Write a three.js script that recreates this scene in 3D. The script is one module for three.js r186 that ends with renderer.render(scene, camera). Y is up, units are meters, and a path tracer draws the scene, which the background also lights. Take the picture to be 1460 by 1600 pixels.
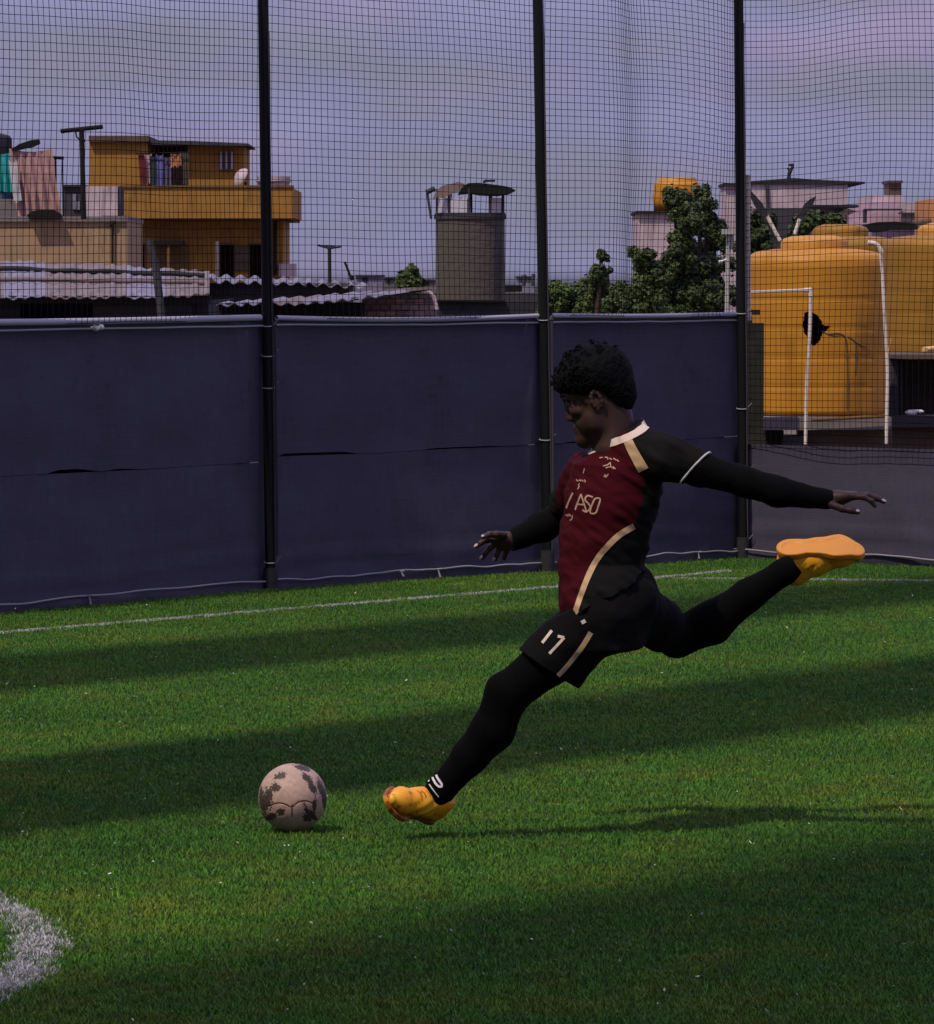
import * as THREE from 'three';
import { mergeGeometries } from 'three/addons/utils/BufferGeometryUtils.js';
import { ImprovedNoise } from 'three/addons/math/ImprovedNoise.js';

// ------------------------------------------------------------------ camera, sky, sun, exposure
const scene = new THREE.Scene();
const EYE = 1.756, FOC = 7500, PW = 1460, PH = 1600, HORIZON = 438;
const PITCH = Math.atan((PH / 2 - HORIZON) / FOC);
const camera = new THREE.PerspectiveCamera(2 * Math.atan(PH / 2 / FOC) * 180 / Math.PI, PW / PH, 0.5, 900);
camera.position.set(0, EYE, 0);
camera.rotation.set(-PITCH, 0, 0);
const renderer = new THREE.WebGLRenderer();
renderer.toneMapping = THREE.LinearToneMapping;
renderer.toneMappingExposure = 1.0;
renderer.shadowMap.enabled = true;

const V3 = (x, y, z) => new THREE.Vector3(x, y, z);
const noiseGen = new ImprovedNoise();
const noise = (x, y, z = 0) => noiseGen.noise(x + 37.3, y + 91.7, z + 13.1);
const fbm = (x, y, z = 0, o = 4) => { let s = 0, a = 0.5; for (let i = 0; i < o; i++) { s += a * noise(x, y, z + i * 7.7); x *= 2.03; y *= 2.03; z *= 2.03; a *= 0.5; } return s; };
function rng(seed) { let a = seed >>> 0; return () => { a = (a + 0x6D2B79F5) >>> 0; let t = a; t = Math.imul(t ^ (t >>> 15), t | 1); t ^= t + Math.imul(t ^ (t >>> 7), t | 61); return ((t ^ (t >>> 14)) >>> 0) / 4294967296; }; }
const clamp = (x, a, b) => Math.min(b, Math.max(a, x));
const smooth = (a, b, x) => { const t = clamp((x - a) / (b - a), 0, 1); return t * t * (3 - 2 * t); };
const lerp = (a, b, t) => a + (b - a) * t;

// overcast evening sky: lavender-grey cloud, brighter overhead as overcast skies are, a few pink patches
{
  const W = 2048, H = 1024, data = new Float32Array(W * H * 4);
  for (let j = 0; j < H; j++) for (let i = 0; i < W; i++) {
    const el = ((j + 0.5) / H - 0.5) * Math.PI, az = ((i + 0.5) / W - 0.5) * 2 * Math.PI;
    const x = Math.cos(el) * Math.cos(az), y = Math.sin(el), z = Math.cos(el) * Math.sin(az);
    const up = Math.max(0, y);
    const grad = 1 + 2.0 * up;
    const n = fbm(x * 11, y * 62, z * 11, 5), n2 = fbm(x * 24 + 5, y * 150, z * 24, 4), pk = fbm(x * 16 + 9, y * 85 + 3, z * 16, 3);
    const b = grad * (1 + 0.42 * n + 0.26 * n2);
    const pink = smooth(0.06, 0.36, pk) * 0.5, grey = smooth(-0.02, 0.35, -n2 - n) * 0.65;
    let r = 0.238 * b, g = 0.236 * b, bl = 0.395 * b;
    r = lerp(r, 0.33 * b, pink); g = lerp(g, 0.245 * b, pink); bl = lerp(bl, 0.37 * b, pink);
    r = lerp(r, 0.27 * b, grey); g = lerp(g, 0.275 * b, grey); bl = lerp(bl, 0.36 * b, grey);
    const o = (j * W + i) * 4; data[o] = r; data[o + 1] = g; data[o + 2] = bl; data[o + 3] = 1;
    if (y < -0.01) { data[o] = 0.03; data[o + 1] = 0.03; data[o + 2] = 0.03; }
  }
  const t = new THREE.DataTexture(data, W, H, THREE.RGBAFormat, THREE.FloatType);
  t.mapping = THREE.EquirectangularReflectionMapping; t.magFilter = t.minFilter = THREE.LinearFilter; t.needsUpdate = true;
  scene.background = t; scene.environment = t;
}
// the sun stands behind the camera to the left, veiled by thin cloud; u is the way its light travels over the ground
const SUN_U = { x: 0.62, z: -0.785 }, SUN_EL = 57 * Math.PI / 180;
const sun = new THREE.DirectionalLight(new THREE.Color(1, 0.9, 0.7), 3.0);
{
  const c = V3(0.3, 0, -18), d = V3(-SUN_U.x * Math.cos(SUN_EL), Math.sin(SUN_EL), -SUN_U.z * Math.cos(SUN_EL));
  sun.position.copy(c).addScaledVector(d, 120); sun.target.position.copy(c);
  sun.castShadow = true; sun.shadow.mapSize.set(4096, 4096); sun.shadow.radius = 2.4;
  Object.assign(sun.shadow.camera, { left: -60, right: 60, top: 60, bottom: -60, near: 1, far: 320 });
  scene.add(sun, sun.target);
}

// ------------------------------------------------------------------ helpers
const CP = Math.cos(PITCH), SP = Math.sin(PITCH);
function ray(px, py) { const x = (px - PW / 2) / FOC, v = -(py - PH / 2) / FOC; return [x, v * CP - SP, -(CP + v * SP)]; }
function P(px, py, D) { const r = ray(px, py), k = D / -r[2]; return V3(r[0] * k, EYE + r[1] * k, -D); }      // point of the place at ground distance D
function G(px, py, y = 0) { const r = ray(px, py), k = (y - EYE) / r[1]; return V3(r[0] * k, y, r[2] * k); }  // point on the ground
function toPx(x, y, z) { const yy = y - EYE, w = -z * CP - yy * SP; return [PW / 2 + FOC * x / w, PH / 2 - FOC * (yy * CP - z * SP) / w]; }
const used = new Map();
function numbered(n) { const k = used.get(n) || 0; used.set(n, k + 1); return k ? `${n}_${String(k).padStart(3, '0')}` : n; }
function meta(o, label, category, group, kind) { if (label) o.userData.label = label; if (category) o.userData.category = category; if (group) o.userData.group = group; if (kind) o.userData.kind = kind; return o; }
function clean(list) {
  list = (Array.isArray(list) ? list : [list]).map(g => {
    g = g.index ? g.toNonIndexed() : g;
    if (!g.attributes.normal) g.computeVertexNormals();
    if (!g.attributes.uv) g.setAttribute('uv', new THREE.Float32BufferAttribute(new Float32Array(g.attributes.position.count * 2), 2));
    return g;
  });
  const col = list.some(g => g.attributes.color);
  for (const g of list) {
    if (col && !g.attributes.color) g.setAttribute('color', new THREE.Float32BufferAttribute(new Float32Array(g.attributes.position.count * 3).fill(1), 3));
    for (const k of Object.keys(g.attributes)) if (!['position', 'normal', 'uv', 'color'].includes(k)) g.deleteAttribute(k);
  }
  return list.length === 1 ? list[0] : mergeGeometries(list);
}
function finish(m) { m.castShadow = true; m.receiveShadow = true; return m; }
// a thing: a Group at its base; geometry is written in place coordinates and moved to the group
function thing(name, label, category, base, group) { const o = new THREE.Group(); o.name = numbered(name); o.position.copy(base); scene.add(o); return meta(o, label, category, group); }
function originOf(o) { const v = V3(0, 0, 0); while (o && o !== scene) { v.add(o.position); o = o.parent; } return v; }
function part(parent, name, geos, mat, label) {
  const g = clean(geos), o = originOf(parent); g.translate(-o.x, -o.y, -o.z);
  const m = finish(new THREE.Mesh(g, mat)); m.name = name; if (label) m.userData.label = label; parent.add(m); return m;
}
function single(name, label, category, geos, mat, group, kind) {
  const m = finish(new THREE.Mesh(clean(geos), mat)); m.name = numbered(name);
  m.geometry.computeBoundingBox(); const b = m.geometry.boundingBox, c = V3((b.min.x + b.max.x) / 2, b.min.y, (b.min.z + b.max.z) / 2);
  m.geometry.translate(-c.x, -c.y, -c.z); m.position.copy(c); scene.add(m); return meta(m, label, category, group, kind);
}
function metreUV(g, s = 1) {   // uv in metres, by the way each face looks
  g = g.index ? g.toNonIndexed() : g; if (!g.attributes.normal) g.computeVertexNormals();
  const p = g.attributes.position, n = g.attributes.normal, uv = new Float32Array(p.count * 2);
  for (let i = 0; i < p.count; i++) {
    const ax = Math.abs(n.getX(i)), ay = Math.abs(n.getY(i)), az = Math.abs(n.getZ(i));
    const [u, v] = ay > ax && ay > az ? [p.getX(i), p.getZ(i)] : ax > az ? [p.getZ(i), p.getY(i)] : [p.getX(i), p.getY(i)];
    uv[2 * i] = u * s; uv[2 * i + 1] = v * s;
  }
  g.setAttribute('uv', new THREE.BufferAttribute(uv, 2)); return g;
}
function box(w, h, d, x, y, z, ry = 0, rz = 0, rx = 0) { const g = new THREE.BoxGeometry(w, h, d); if (rz) g.rotateZ(rz); if (rx) g.rotateX(rx); if (ry) g.rotateY(ry); g.translate(x, y, z); return metreUV(g); }
// a box whose front spans the given picture rectangle at distance D
function pbox(x0, y0, x1, y1, D, deep = 1) { const a = P(x0, y1, D), b = P(x1, y0, D); return box(b.x - a.x, b.y - a.y, deep, (a.x + b.x) / 2, (a.y + b.y) / 2, -D - deep / 2); }
// the same with its base taken down to height y
function pboxTo(x0, y0, x1, D, deep, y = 0) { const a = P(x0, y0, D), b = P(x1, y0, D); return box(b.x - a.x, a.y - y, deep, (a.x + b.x) / 2, (a.y + y) / 2, -D - deep / 2); }
function rod(a, b, r, r2 = r, n = 10) {
  const d = V3().subVectors(b, a), L = d.length(), g = new THREE.CylinderGeometry(r2, r, L, n, 1);
  g.applyQuaternion(new THREE.Quaternion().setFromUnitVectors(V3(0, 1, 0), d.normalize())); g.translate((a.x + b.x) / 2, (a.y + b.y) / 2, (a.z + b.z) / 2); return g;
}
function tube(pts, r, seg = 24, n = 8) { return new THREE.TubeGeometry(new THREE.CatmullRomCurve3(pts), seg, r, n, false); }
function prism(pts, D, deep) {   // picture outline given depth
  const q = pts.map(([x, y]) => P(x, y, D)); const s = new THREE.Shape(q.map(p => new THREE.Vector2(p.x, p.y)));
  const g = new THREE.ExtrudeGeometry(s, { depth: deep, bevelEnabled: false }); g.translate(0, 0, -D - deep); return metreUV(g);
}
function tex(n, fn, srgb = false) {
  const d = new Uint8Array(n * n * 4);
  for (let j = 0; j < n; j++) for (let i = 0; i < n; i++) { const c = fn(i / n, j / n), o = (j * n + i) * 4; for (let k = 0; k < 3; k++) d[o + k] = clamp(c[k], 0, 1) * 255; d[o + 3] = 255; }
  const t = new THREE.DataTexture(d, n, n); t.wrapS = t.wrapT = THREE.RepeatWrapping; t.magFilter = THREE.LinearFilter; t.minFilter = THREE.LinearFilter; if (srgb) t.colorSpace = THREE.SRGBColorSpace; t.needsUpdate = true; return t;
}
const tn = (u, v, f, s, o = 4) => { // tiling noise
  let r = 0, a = 0.5; for (let k = 0; k < o; k++) { const x = u * f, y = v * f, fx = u, fy = v; const w = (p, q) => noise((x - p * f), (y - q * f), s + k * 5.3); r += a * ((w(0, 0) * (1 - fx) + w(1, 0) * fx) * (1 - fy) + (w(0, 1) * (1 - fx) + w(1, 1) * fx) * fy); f *= 2; a *= 0.5; } return r; };
const MOTTLE = tex(512, (u, v) => { const a = 0.86 + 0.5 * tn(u, v, 5, 1, 6), s = 1 - 0.28 * smooth(0.05, 0.3, tn(u, v, 9, 4, 4)); const w = a * s; return [w, w * 0.99, w * 0.975]; });
const STREAK = tex(512, (u, v) => { const a = 0.88 + 0.4 * tn(u, v, 6, 2, 5), s = 1 - 0.35 * smooth(0.04, 0.35, tn(u, v * 0.12, 26, 8, 4)); const w = a * s; return [w, w * 0.98, w * 0.95]; });
const WEAVE = tex(512, (u, v) => { const w = 0.9 + 0.06 * Math.sin(u * 512 * 0.9) * Math.sin(v * 512 * 0.9) + 0.4 * tn(u, v, 4, 6, 6) + 0.22 * tn(u, v * 0.06, 90, 21, 2) + 0.2 * tn(u * 0.06, v, 90, 33, 2); const s = 1 - 0.2 * smooth(0.1, 0.4, tn(u * 1, v, 24, 11, 4)); return [w * s, w * s, w * s]; });
const GRAIN = tex(512, (u, v) => { const w = 0.5 + 0.9 * tn(u, v, 40, 3, 5); return [w, w, w]; });
function rep(t, s, s2 = s) { const c = t.clone(); c.repeat.set(s, s2); c.needsUpdate = true; return c; }
function mat(r, g, b, rough = 0.8, o = {}) { const m = new THREE.MeshPhysicalMaterial({ roughness: rough, specularIntensity: Math.max(r, g, b) < 0.08 ? 0.25 : 0.7, ...o }); m.color.setRGB(r, g, b); return m; }
const mot = (r, g, b, s = 0.5, rough = 0.9) => mat(r, g, b, rough, { map: rep(MOTTLE, s) });
const stk = (r, g, b, s = 0.3, rough = 0.9) => mat(r, g, b, rough, { map: rep(STREAK, s) });
const M = {
  post: mat(0.007, 0.0075, 0.008, 0.5, { specularIntensity: 0.35 }), wire: mat(0.3, 0.3, 0.34, 0.5), net: mat(0.008, 0.008, 0.014, 0.8),
  sheet: mat(0.06, 0.0515, 0.087, 0.85, { map: rep(WEAVE, 1 / 1.3), bumpMap: rep(WEAVE, 1 / 0.5), bumpScale: 0.004 }), slitDark: mat(0.006, 0.006, 0.009, 0.95),
  rail: mat(0.42, 0.39, 0.5, 0.5, { map: rep(MOTTLE, 1) }), hem: mat(0.3, 0.28, 0.33, 0.7, { map: rep(MOTTLE, 2) }), white: mat(0.75, 0.72, 0.72, 0.6),
  pipe: mat(0.72, 0.62, 0.56, 0.5, { map: rep(STREAK, 0.7) }), dark: mat(0.012, 0.012, 0.011, 0.85), charcoal: mat(0.035, 0.034, 0.04, 0.85, { map: rep(MOTTLE, 0.8) }),
  ochre: stk(0.33, 0.16, 0.032), ochreDark: stk(0.15, 0.085, 0.03), cream: stk(0.36, 0.235, 0.14), pale: stk(0.5, 0.39, 0.44), grey: mot(0.13, 0.12, 0.13), slate: mot(0.06, 0.055, 0.065),
  concrete: mot(0.2, 0.165, 0.175), tower: mat(0.085, 0.072, 0.066, 0.95, { map: rep(STREAK, 0.35), bumpMap: rep(GRAIN, 0.6), bumpScale: 0.02 }), tin: stk(0.185, 0.14, 0.15, 0.6, 0.75), tinBlue: stk(0.2, 0.185, 0.27, 0.6, 0.7), tinDark: stk(0.07, 0.065, 0.08, 0.8, 0.8),
  rust: mot(0.1, 0.07, 0.055, 0.8), tank: mat(0.5, 0.21, 0.011, 0.55, { map: rep(STREAK, 0.5) }), tankDull: mat(0.3, 0.145, 0.011, 0.6, { map: rep(STREAK, 0.5) }), tankLid: mat(0.55, 0.25, 0.035, 0.5, { map: rep(MOTTLE, 0.7) }),
  block: mot(0.33, 0.22, 0.22, 0.7), mortar: mot(0.2, 0.16, 0.17, 0.7), bark: mot(0.06, 0.04, 0.03, 2), glass: mat(0.03, 0.03, 0.04, 0.2),
};

// ------------------------------------------------------------------ ground and pitch
{
  const g = metreUV(new THREE.PlaneGeometry(900, 900).rotateX(-Math.PI / 2).translate(0, -0.05, -250));
  const m = finish(new THREE.Mesh(g, mat(0.13, 0.1, 0.075, 0.95, { map: rep(MOTTLE, 0.2) }))); m.name = 'ground'; meta(m, 'dusty brown ground around the pitch', 'ground', null, 'structure'); scene.add(m);
}
// fence line on the ground
const A1 = G(418, 921), A2 = G(850, 893), A3 = G(1155, 872), A0 = G(0, 959).lerp(A1, -0.75);
const B1 = (() => { const d = G(1460, 887).sub(A3); return A3.clone().addScaledVector(d, 2.1); })();
const inPitch = (x, z) => {   // on the near side of both fence lines
  const side = (p, q) => (q.x - p.x) * (z - p.z) - (q.z - p.z) * (x - p.x);
  return side(A0, A1) > 0.0 && side(A1, A2) > 0 && side(A2, A3) > 0 && side(A3, B1) > 0;
};
{
  const q = [A0, A1, A2, A3, B1]; const s = new THREE.Shape();
  s.moveTo(-14, -26); for (const p of q) s.lineTo(p.x, -p.z); s.lineTo(14, 22); s.lineTo(14, -8); s.lineTo(-14, -8);
  const sh = new THREE.Shape([new THREE.Vector2(-12, -8), new THREE.Vector2(12, -8), new THREE.Vector2(12, -B1.z), ...q.slice().reverse().map(p => new THREE.Vector2(p.x, -p.z)), new THREE.Vector2(-12, -A0.z)]);
  const g = metreUV(new THREE.ShapeGeometry(sh).rotateX(-Math.PI / 2).translate(0, 0.001, 0));
  const t = tex(512, (u, v) => { const n = 0.7 + 1.2 * tn(u, v, 60, 2, 4), p = 0.5 + tn(u, v, 6, 9, 4); return [0.16 * n * (0.8 + 0.5 * p), 0.3 * n, 0.1 * n]; }, true);
  t.repeat.set(0.5, 0.5);
  const m = finish(new THREE.Mesh(g, mat(1, 1, 1, 0.95, { map: t }))); m.name = 'pitch'; meta(m, 'green turf base of the small football pitch', 'pitch', null, 'structure'); scene.add(m);
}
// white lines on the turf: two boundary lines and the arc at the lower left
function segDist(x, z, a, b) { const dx = b.x - a.x, dz = b.z - a.z, t = clamp(((x - a.x) * dx + (z - a.z) * dz) / (dx * dx + dz * dz), 0, 1); return [Math.hypot(x - a.x - dx * t, z - a.z - dz * t), t]; }
const LA0 = G(-160, 1006), LA1 = G(0, 990), LA2 = G(870, 918), LA3 = G(1080, 899), LA4 = G(1140, 893), LB0 = G(1060, 905), LB1 = G(1600, 910);
const ARC = { x: -4.122, z: -12.34, r: 3.0, w: 0.064 };
function onLine(x, z) {
  for (const [a, b] of [[LA0, LA1], [LA1, LA2], [LA2, LA3], [LA3, LA4]]) if (segDist(x, z, a, b)[0] < 0.02) return 1;
  if (segDist(x, z, LB0, LB1)[0] < 0.02) return 2;
  if (Math.abs(Math.hypot(x - ARC.x, z - ARC.z) - ARC.r) < ARC.w + 0.012 * noise(x * 30, z * 30)) return 3;
  return 0;
}
{
  const R = rng(11);
  function clump(n, h, spread, wide) {
    const pos = [], nor = [], uv = [], idx = [];
    for (let i = 0; i < n; i++) {
      const a = R() * 6.283, rr = Math.sqrt(R()) * spread, x = Math.cos(a) * rr, z = Math.sin(a) * rr, hh = h * (0.55 + 0.6 * R()), w = wide * (0.7 + 0.6 * R()), la = R() * 6.283, ln = hh * (0.25 + 0.75 * R()), fa = R() * 3.1416;
      const wx = Math.cos(fa) * w / 2, wz = Math.sin(fa) * w / 2, lx = Math.cos(la) * ln, lz = Math.sin(la) * ln, b = pos.length / 3;
      pos.push(x - wx, 0, z - wz, x + wx, 0, z + wz, x + lx * 0.35 - wx * 0.8, hh * 0.6, z + lz * 0.35 - wz * 0.8, x + lx * 0.35 + wx * 0.8, hh * 0.6, z + lz * 0.35 + wz * 0.8, x + lx, hh, z + lz);
      const nx = -Math.sin(fa), nz = Math.cos(fa); for (let k = 0; k < 5; k++) { nor.push(nx * 0.6, 0.8, nz * 0.6); uv.push(0, 0); }
      idx.push(b, b + 1, b + 2, b + 1, b + 3, b + 2, b + 2, b + 3, b + 4);
    }
    const g = new THREE.BufferGeometry(); g.setAttribute('position', new THREE.Float32BufferAttribute(pos, 3)); g.setAttribute('uv', new THREE.Float32BufferAttribute(uv, 2)); g.setIndex(idx); const q = g.toNonIndexed(); q.computeVertexNormals(); return q;
  }
  const lists = { grass: [[], [], []], lineA: [], lineB: [], arc: [], straw: [] };
  let D = 10.4; const m4 = new THREE.Matrix4(), q = new THREE.Quaternion(), yA = V3(0, 1, 0), col = new THREE.Color();
  while (D < 32) {
    const step = 0.027 * (0.8 + 0.035 * (D - 10)), half = 0.0985 * D + 0.9;
    for (let x = -half; x < half; x += step) {
      const px = x + (R() - 0.5) * step * 1.4, pz = -D + (R() - 0.5) * step * 1.4; if (!inPitch(px, pz)) continue;
      const on = onLine(px, pz), s = 0.75 + 0.5 * R(), ang = R() * 6.283;
      m4.compose(V3(px, 0, pz), q.setFromAxisAngle(yA, ang), V3(s, s * (0.8 + 0.4 * R()), s));
      const worn = on && R() < (on === 3 ? 0.22 : 0.06);
      if (on && !worn) { lists[on === 1 ? 'lineA' : on === 2 ? 'lineB' : 'arc'].push([m4.clone(), 0.75 + 0.4 * R()]); continue; }
      const p = fbm(px * 0.9, pz * 0.9, 0, 3), p2 = fbm(px * 5, pz * 5, 4, 3);
      const p3 = fbm(px * 14, pz * 14, 9, 2), dry = clamp(0.24 + 1.3 * p2 + 0.8 * p + (R() - 0.5) * 0.5, 0, 1), b = (0.66 + 0.55 * R() + 0.5 * p + 0.5 * p3) * (R() < 0.02 ? 1.7 : 1);
      lists.grass[(R() * 3) | 0].push([m4.clone(), [lerp(0.05, 0.112, dry) * b, lerp(0.165, 0.152, dry) * b, lerp(0.009, 0.01, dry) * b]]);
    }
    D += step;
  }
  const dense = (a, b, list) => { const n = Math.ceil(a.distanceTo(b) / 0.022); for (let i = 0; i < n; i++) for (let k = 0; k < 2; k++) { if (R() < 0.25) continue; const p = a.clone().lerp(b, (i + R()) / n); const x = p.x + (R() - 0.5) * 0.026, z = p.z + (R() - 0.5) * 0.026; if (!inPitch(x, z)) continue; const sc = 0.8 + 0.4 * R(); list.push([new THREE.Matrix4().compose(V3(x, 0, z), new THREE.Quaternion().setFromAxisAngle(yA, R() * 6.283), V3(sc, sc, sc)), 0.8 + 0.4 * R()]); } };
  for (const [a, b] of [[LA0, LA1], [LA1, LA2], [LA2, LA3], [LA3, LA4]]) dense(a, b, lists.lineA); dense(LB0, LB1, lists.lineB);
  function inst(name, label, category, geo, list, material, kind) {
    const m = finish(new THREE.InstancedMesh(geo, material, list.length)); m.name = numbered(name);
    list.forEach(([mm, c], i) => { m.setMatrixAt(i, mm); m.setColorAt(i, Array.isArray(c) ? col.setRGB(...c) : col.setRGB(c, c, c)); });
    scene.add(m); return meta(m, label, category, null, kind);
  }
  const gm = mat(1, 1, 1, 0.75, { side: THREE.DoubleSide }), wm = mat(0.44, 0.42, 0.44, 0.7, { side: THREE.DoubleSide });
  const all = [clump(17, 0.014, 0.03, 0.0024), clump(15, 0.0175, 0.032, 0.0025), clump(19, 0.012, 0.028, 0.0023)];
  inst('grass', 'dense short green turf blades over the pitch', 'grass', all[0], lists.grass[0], gm, 'stuff');
  inst('grass', 'slightly taller green turf blades over the pitch', 'grass', all[1], lists.grass[1], gm, 'stuff');
  inst('grass', 'low dense green turf blades over the pitch', 'grass', all[2], lists.grass[2], gm, 'stuff');
  const wc = clump(20, 0.0115, 0.026, 0.0038);
  inst('pitch_line', 'long white boundary line in front of the dark fence', 'pitch line', wc, lists.lineA, wm, 'structure');
  inst('pitch_line', 'white boundary line in front of the low fence at the right', 'pitch line', wc, lists.lineB, wm, 'structure');
  inst('pitch_line', 'curved white arc marking at the lower left corner', 'pitch line', wc, lists.arc, wm, 'structure');
  // pale flecks lying in the grass
  const fl = [], fg = new THREE.BufferGeometry(); fg.setAttribute('position', new THREE.Float32BufferAttribute([-0.011, 0, -0.003, 0.012, 0.003, -0.002, 0.004, 0.001, 0.005, -0.006, 0.004, 0.004, 0, -0.003, 0], 3)); fg.setIndex([0, 1, 2, 0, 2, 3, 0, 4, 1, 1, 4, 2, 2, 4, 3, 3, 4, 0]); fg.computeVertexNormals();
  for (let i = 0; i < 1100; i++) { const d = 10.8 + 17 * R() * R() ** 0.3, x = (R() - 0.5) * 2 * (0.0985 * d + 0.3); if (!inPitch(x, -d)) continue; const s = (0.2 + 0.65 * R() ** 6) * (0.6 + d * 0.025); fl.push([new THREE.Matrix4().compose(V3(x, 0.02 + 0.012 * R(), -d), q.setFromAxisAngle(V3(R() - 0.5, 1, R() - 0.5).normalize(), R() * 6.28), V3(s, s, s)), R() < 0.5 ? [0.75, 0.72, 0.66] : [0.5, 0.45, 0.3]]); }
  inst('litter_fleck', 'tiny pale flecks scattered in the grass', 'flecks', fg, fl, mat(1, 1, 1, 0.8), 'stuff');
}

// ------------------------------------------------------------------ fence
function along(a, b, t, y = 0) { return V3(lerp(a.x, b.x, t), y, lerp(a.z, b.z, t)); }
function wallNormal(a, b) { return V3(-(b.z - a.z), 0, b.x - a.x).normalize(); }   // towards the camera
function sheetGeo(a, b, y0, y1, seed, o = {}) {
  const L = a.distanceTo(b), nu = Math.max(8, Math.round(L / 0.045)), nv = Math.max(6, Math.round((y1 - y0) / 0.04)), n = wallNormal(a, b), off = o.off || 0;
  const pos = [], uv = [], idx = [], at = (i, j) => i * (nv + 1) + j;
  for (let i = 0; i <= nu; i++) for (let j = 0; j <= nv; j++) {
    const t = i / nu, v = j / nv, y = lerp(y0, y1, v), p = along(a, b, t, y), x = t * L;
    let d = off + 0.022 * fbm(x * 1.3, y * 1.6, seed, 4) + 0.006 * fbm(x * 9, y * 2.2, seed + 3, 3);
    d += 0.007 * Math.sin(y * 46 + 2.4 * noise(x * 0.8, 1, seed)) * smooth(0.5, 0.1, y) * smooth(-0.3, 0.3, noise(x * 0.9, y * 5, seed + 9));   // creases near the ground
    d += 0.018 * Math.exp(-((x - L * 0.945) ** 2) / 0.0016) * smooth(0.3, 1.0, y);
    p.addScaledVector(n, d); if (o.wave) p.y += o.wave(t, v);
    pos.push(p.x, p.y, p.z); uv.push(x, y);
  }
  for (let i = 0; i < nu; i++) for (let j = 0; j < nv; j++) { if (o.hole && o.hole((i + 0.5) / nu, (j + 0.5) / nv)) continue; idx.push(at(i, j), at(i + 1, j), at(i, j + 1), at(i + 1, j), at(i + 1, j + 1), at(i, j + 1)); }
  const g = new THREE.BufferGeometry(); g.setAttribute('position', new THREE.Float32BufferAttribute(pos, 3)); g.setAttribute('uv', new THREE.Float32BufferAttribute(uv, 2)); g.setIndex(idx); g.computeVertexNormals(); return g;
}
const DS = m => { m.side = THREE.DoubleSide; return m; }; DS(M.sheet); DS(M.slitDark);
function fencePanel(label, a, b, H, seam, gaps, seed, trim, sheetM = M.sheet) {
  const t = thing('fence_panel', label, 'fence', along(a, b, 0.5), 'dark fabric fence panels'), n = wallNormal(a, b), L = a.distanceTo(b), R = rng(seed * 7 + 1);
  const bk = along(a, b, 0.5, H / 2).addScaledVector(n, -0.1), yaw = Math.atan2(-(b.z - a.z), b.x - a.x);
  part(t, 'dark_slit_board', box(L - 0.08, H - 0.06, 0.02, bk.x, bk.y, bk.z, yaw), M.slitDark);  // near-black board added behind the sheets so their slits look shaded
  if (seam) {
    const sy = u => seam * H + 0.012 * noise(u * 3, seed) + (gaps.tilt || 0) * (u - 0.5);
    part(t, 'upper_sheet', sheetGeo(a, b, seam * H, H - 0.01, seed, { off: 0.004, wave: (u, v) => (1 - v) * ((sy(u) - seam * H) + gaps.list.reduce((s, g) => s + g[2] * smooth(g[0], g[0] + 0.03, u) * smooth(g[1], g[1] - 0.06, u), 0)) }), sheetM);
    part(t, 'lower_sheet', sheetGeo(a, b, 0.03, seam * H, seed + 40, { off: 0.001, wave: (u, v) => v * ((sy(u) - seam * H) - 0.002) }), sheetM);
  } else part(t, 'sheet', sheetGeo(a, b, 0.03, H - 0.01, seed), sheetM);
  // weighted hem that lies along the grass, with ties
  const hem = []; for (let i = 0; i <= 26; i++) { const u = i / 26; hem.push(along(a, b, u, 0.055 + 0.02 * noise(u * 9, seed)).addScaledVector(n, 0.05 + 0.02 * noise(u * 7, 3, seed))); }
  part(t, 'hem_rope', tube(hem, 0.0055, 80, 6), M.hem);
  const skirt = sheetGeo(a, b, 0.0, 0.06, seed + 70, { off: 0.03 }); part(t, 'hem_skirt', skirt, sheetM);
  for (let i = 0; i < 2; i++) { const u = 0.1 + 0.42 * i + 0.36 * R(), p = along(a, b, u, 0.058).addScaledVector(n, 0.055), q = p.clone().add(V3(0.02 * (R() - 0.5), -0.02 - 0.03 * R(), 0)).addScaledVector(n, 0.01); part(t, 'tie', [rod(p, q, 0.004, 0.007, 6), rod(p.clone().add(V3(0.02, 0.004, 0)), p.clone().add(V3(-0.016, 0.0, 0)), 0.0065, 0.005, 6)], M.hem); }
  if (trim) {
    const top = []; for (let i = 0; i <= 12; i++) { const u = lerp(trim.u0, trim.u1, i / 12); top.push(along(a, b, u, H + trim.y + trim.sag * Math.sin(u * Math.PI)).addScaledVector(n, 0.03)); }
    part(t, 'top_rail', tube(top, trim.r, 40, 10), M.rail);
    const low = []; for (let i = 0; i <= 12; i++) { const u = lerp(0.01, 0.985, i / 12); low.push(along(a, b, u, H - 0.035 + 0.5 * trim.sag * Math.sin(u * Math.PI) + 0.006 * noise(u * 6, seed, 5)).addScaledVector(n, 0.034)); }
    part(t, 'lower_rail', tube(low, 0.006, 40, 6), M.hem);
  }
  return t;
}
const H0 = P(418, 499, -A1.z).y;
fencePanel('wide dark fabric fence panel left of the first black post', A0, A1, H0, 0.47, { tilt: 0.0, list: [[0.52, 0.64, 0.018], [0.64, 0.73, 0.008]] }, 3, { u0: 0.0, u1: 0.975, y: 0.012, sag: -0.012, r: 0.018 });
fencePanel('dark fabric fence panel between the first and second black posts', A1, A2, H0 + 0.005, 0.495, { tilt: 0.02, list: [[0.03, 0.32, 0.013], [0.55, 0.85, 0.006]] }, 5, { u0: 0.02, u1: 0.985, y: 0.005, sag: -0.018, r: 0.014 });
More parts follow.
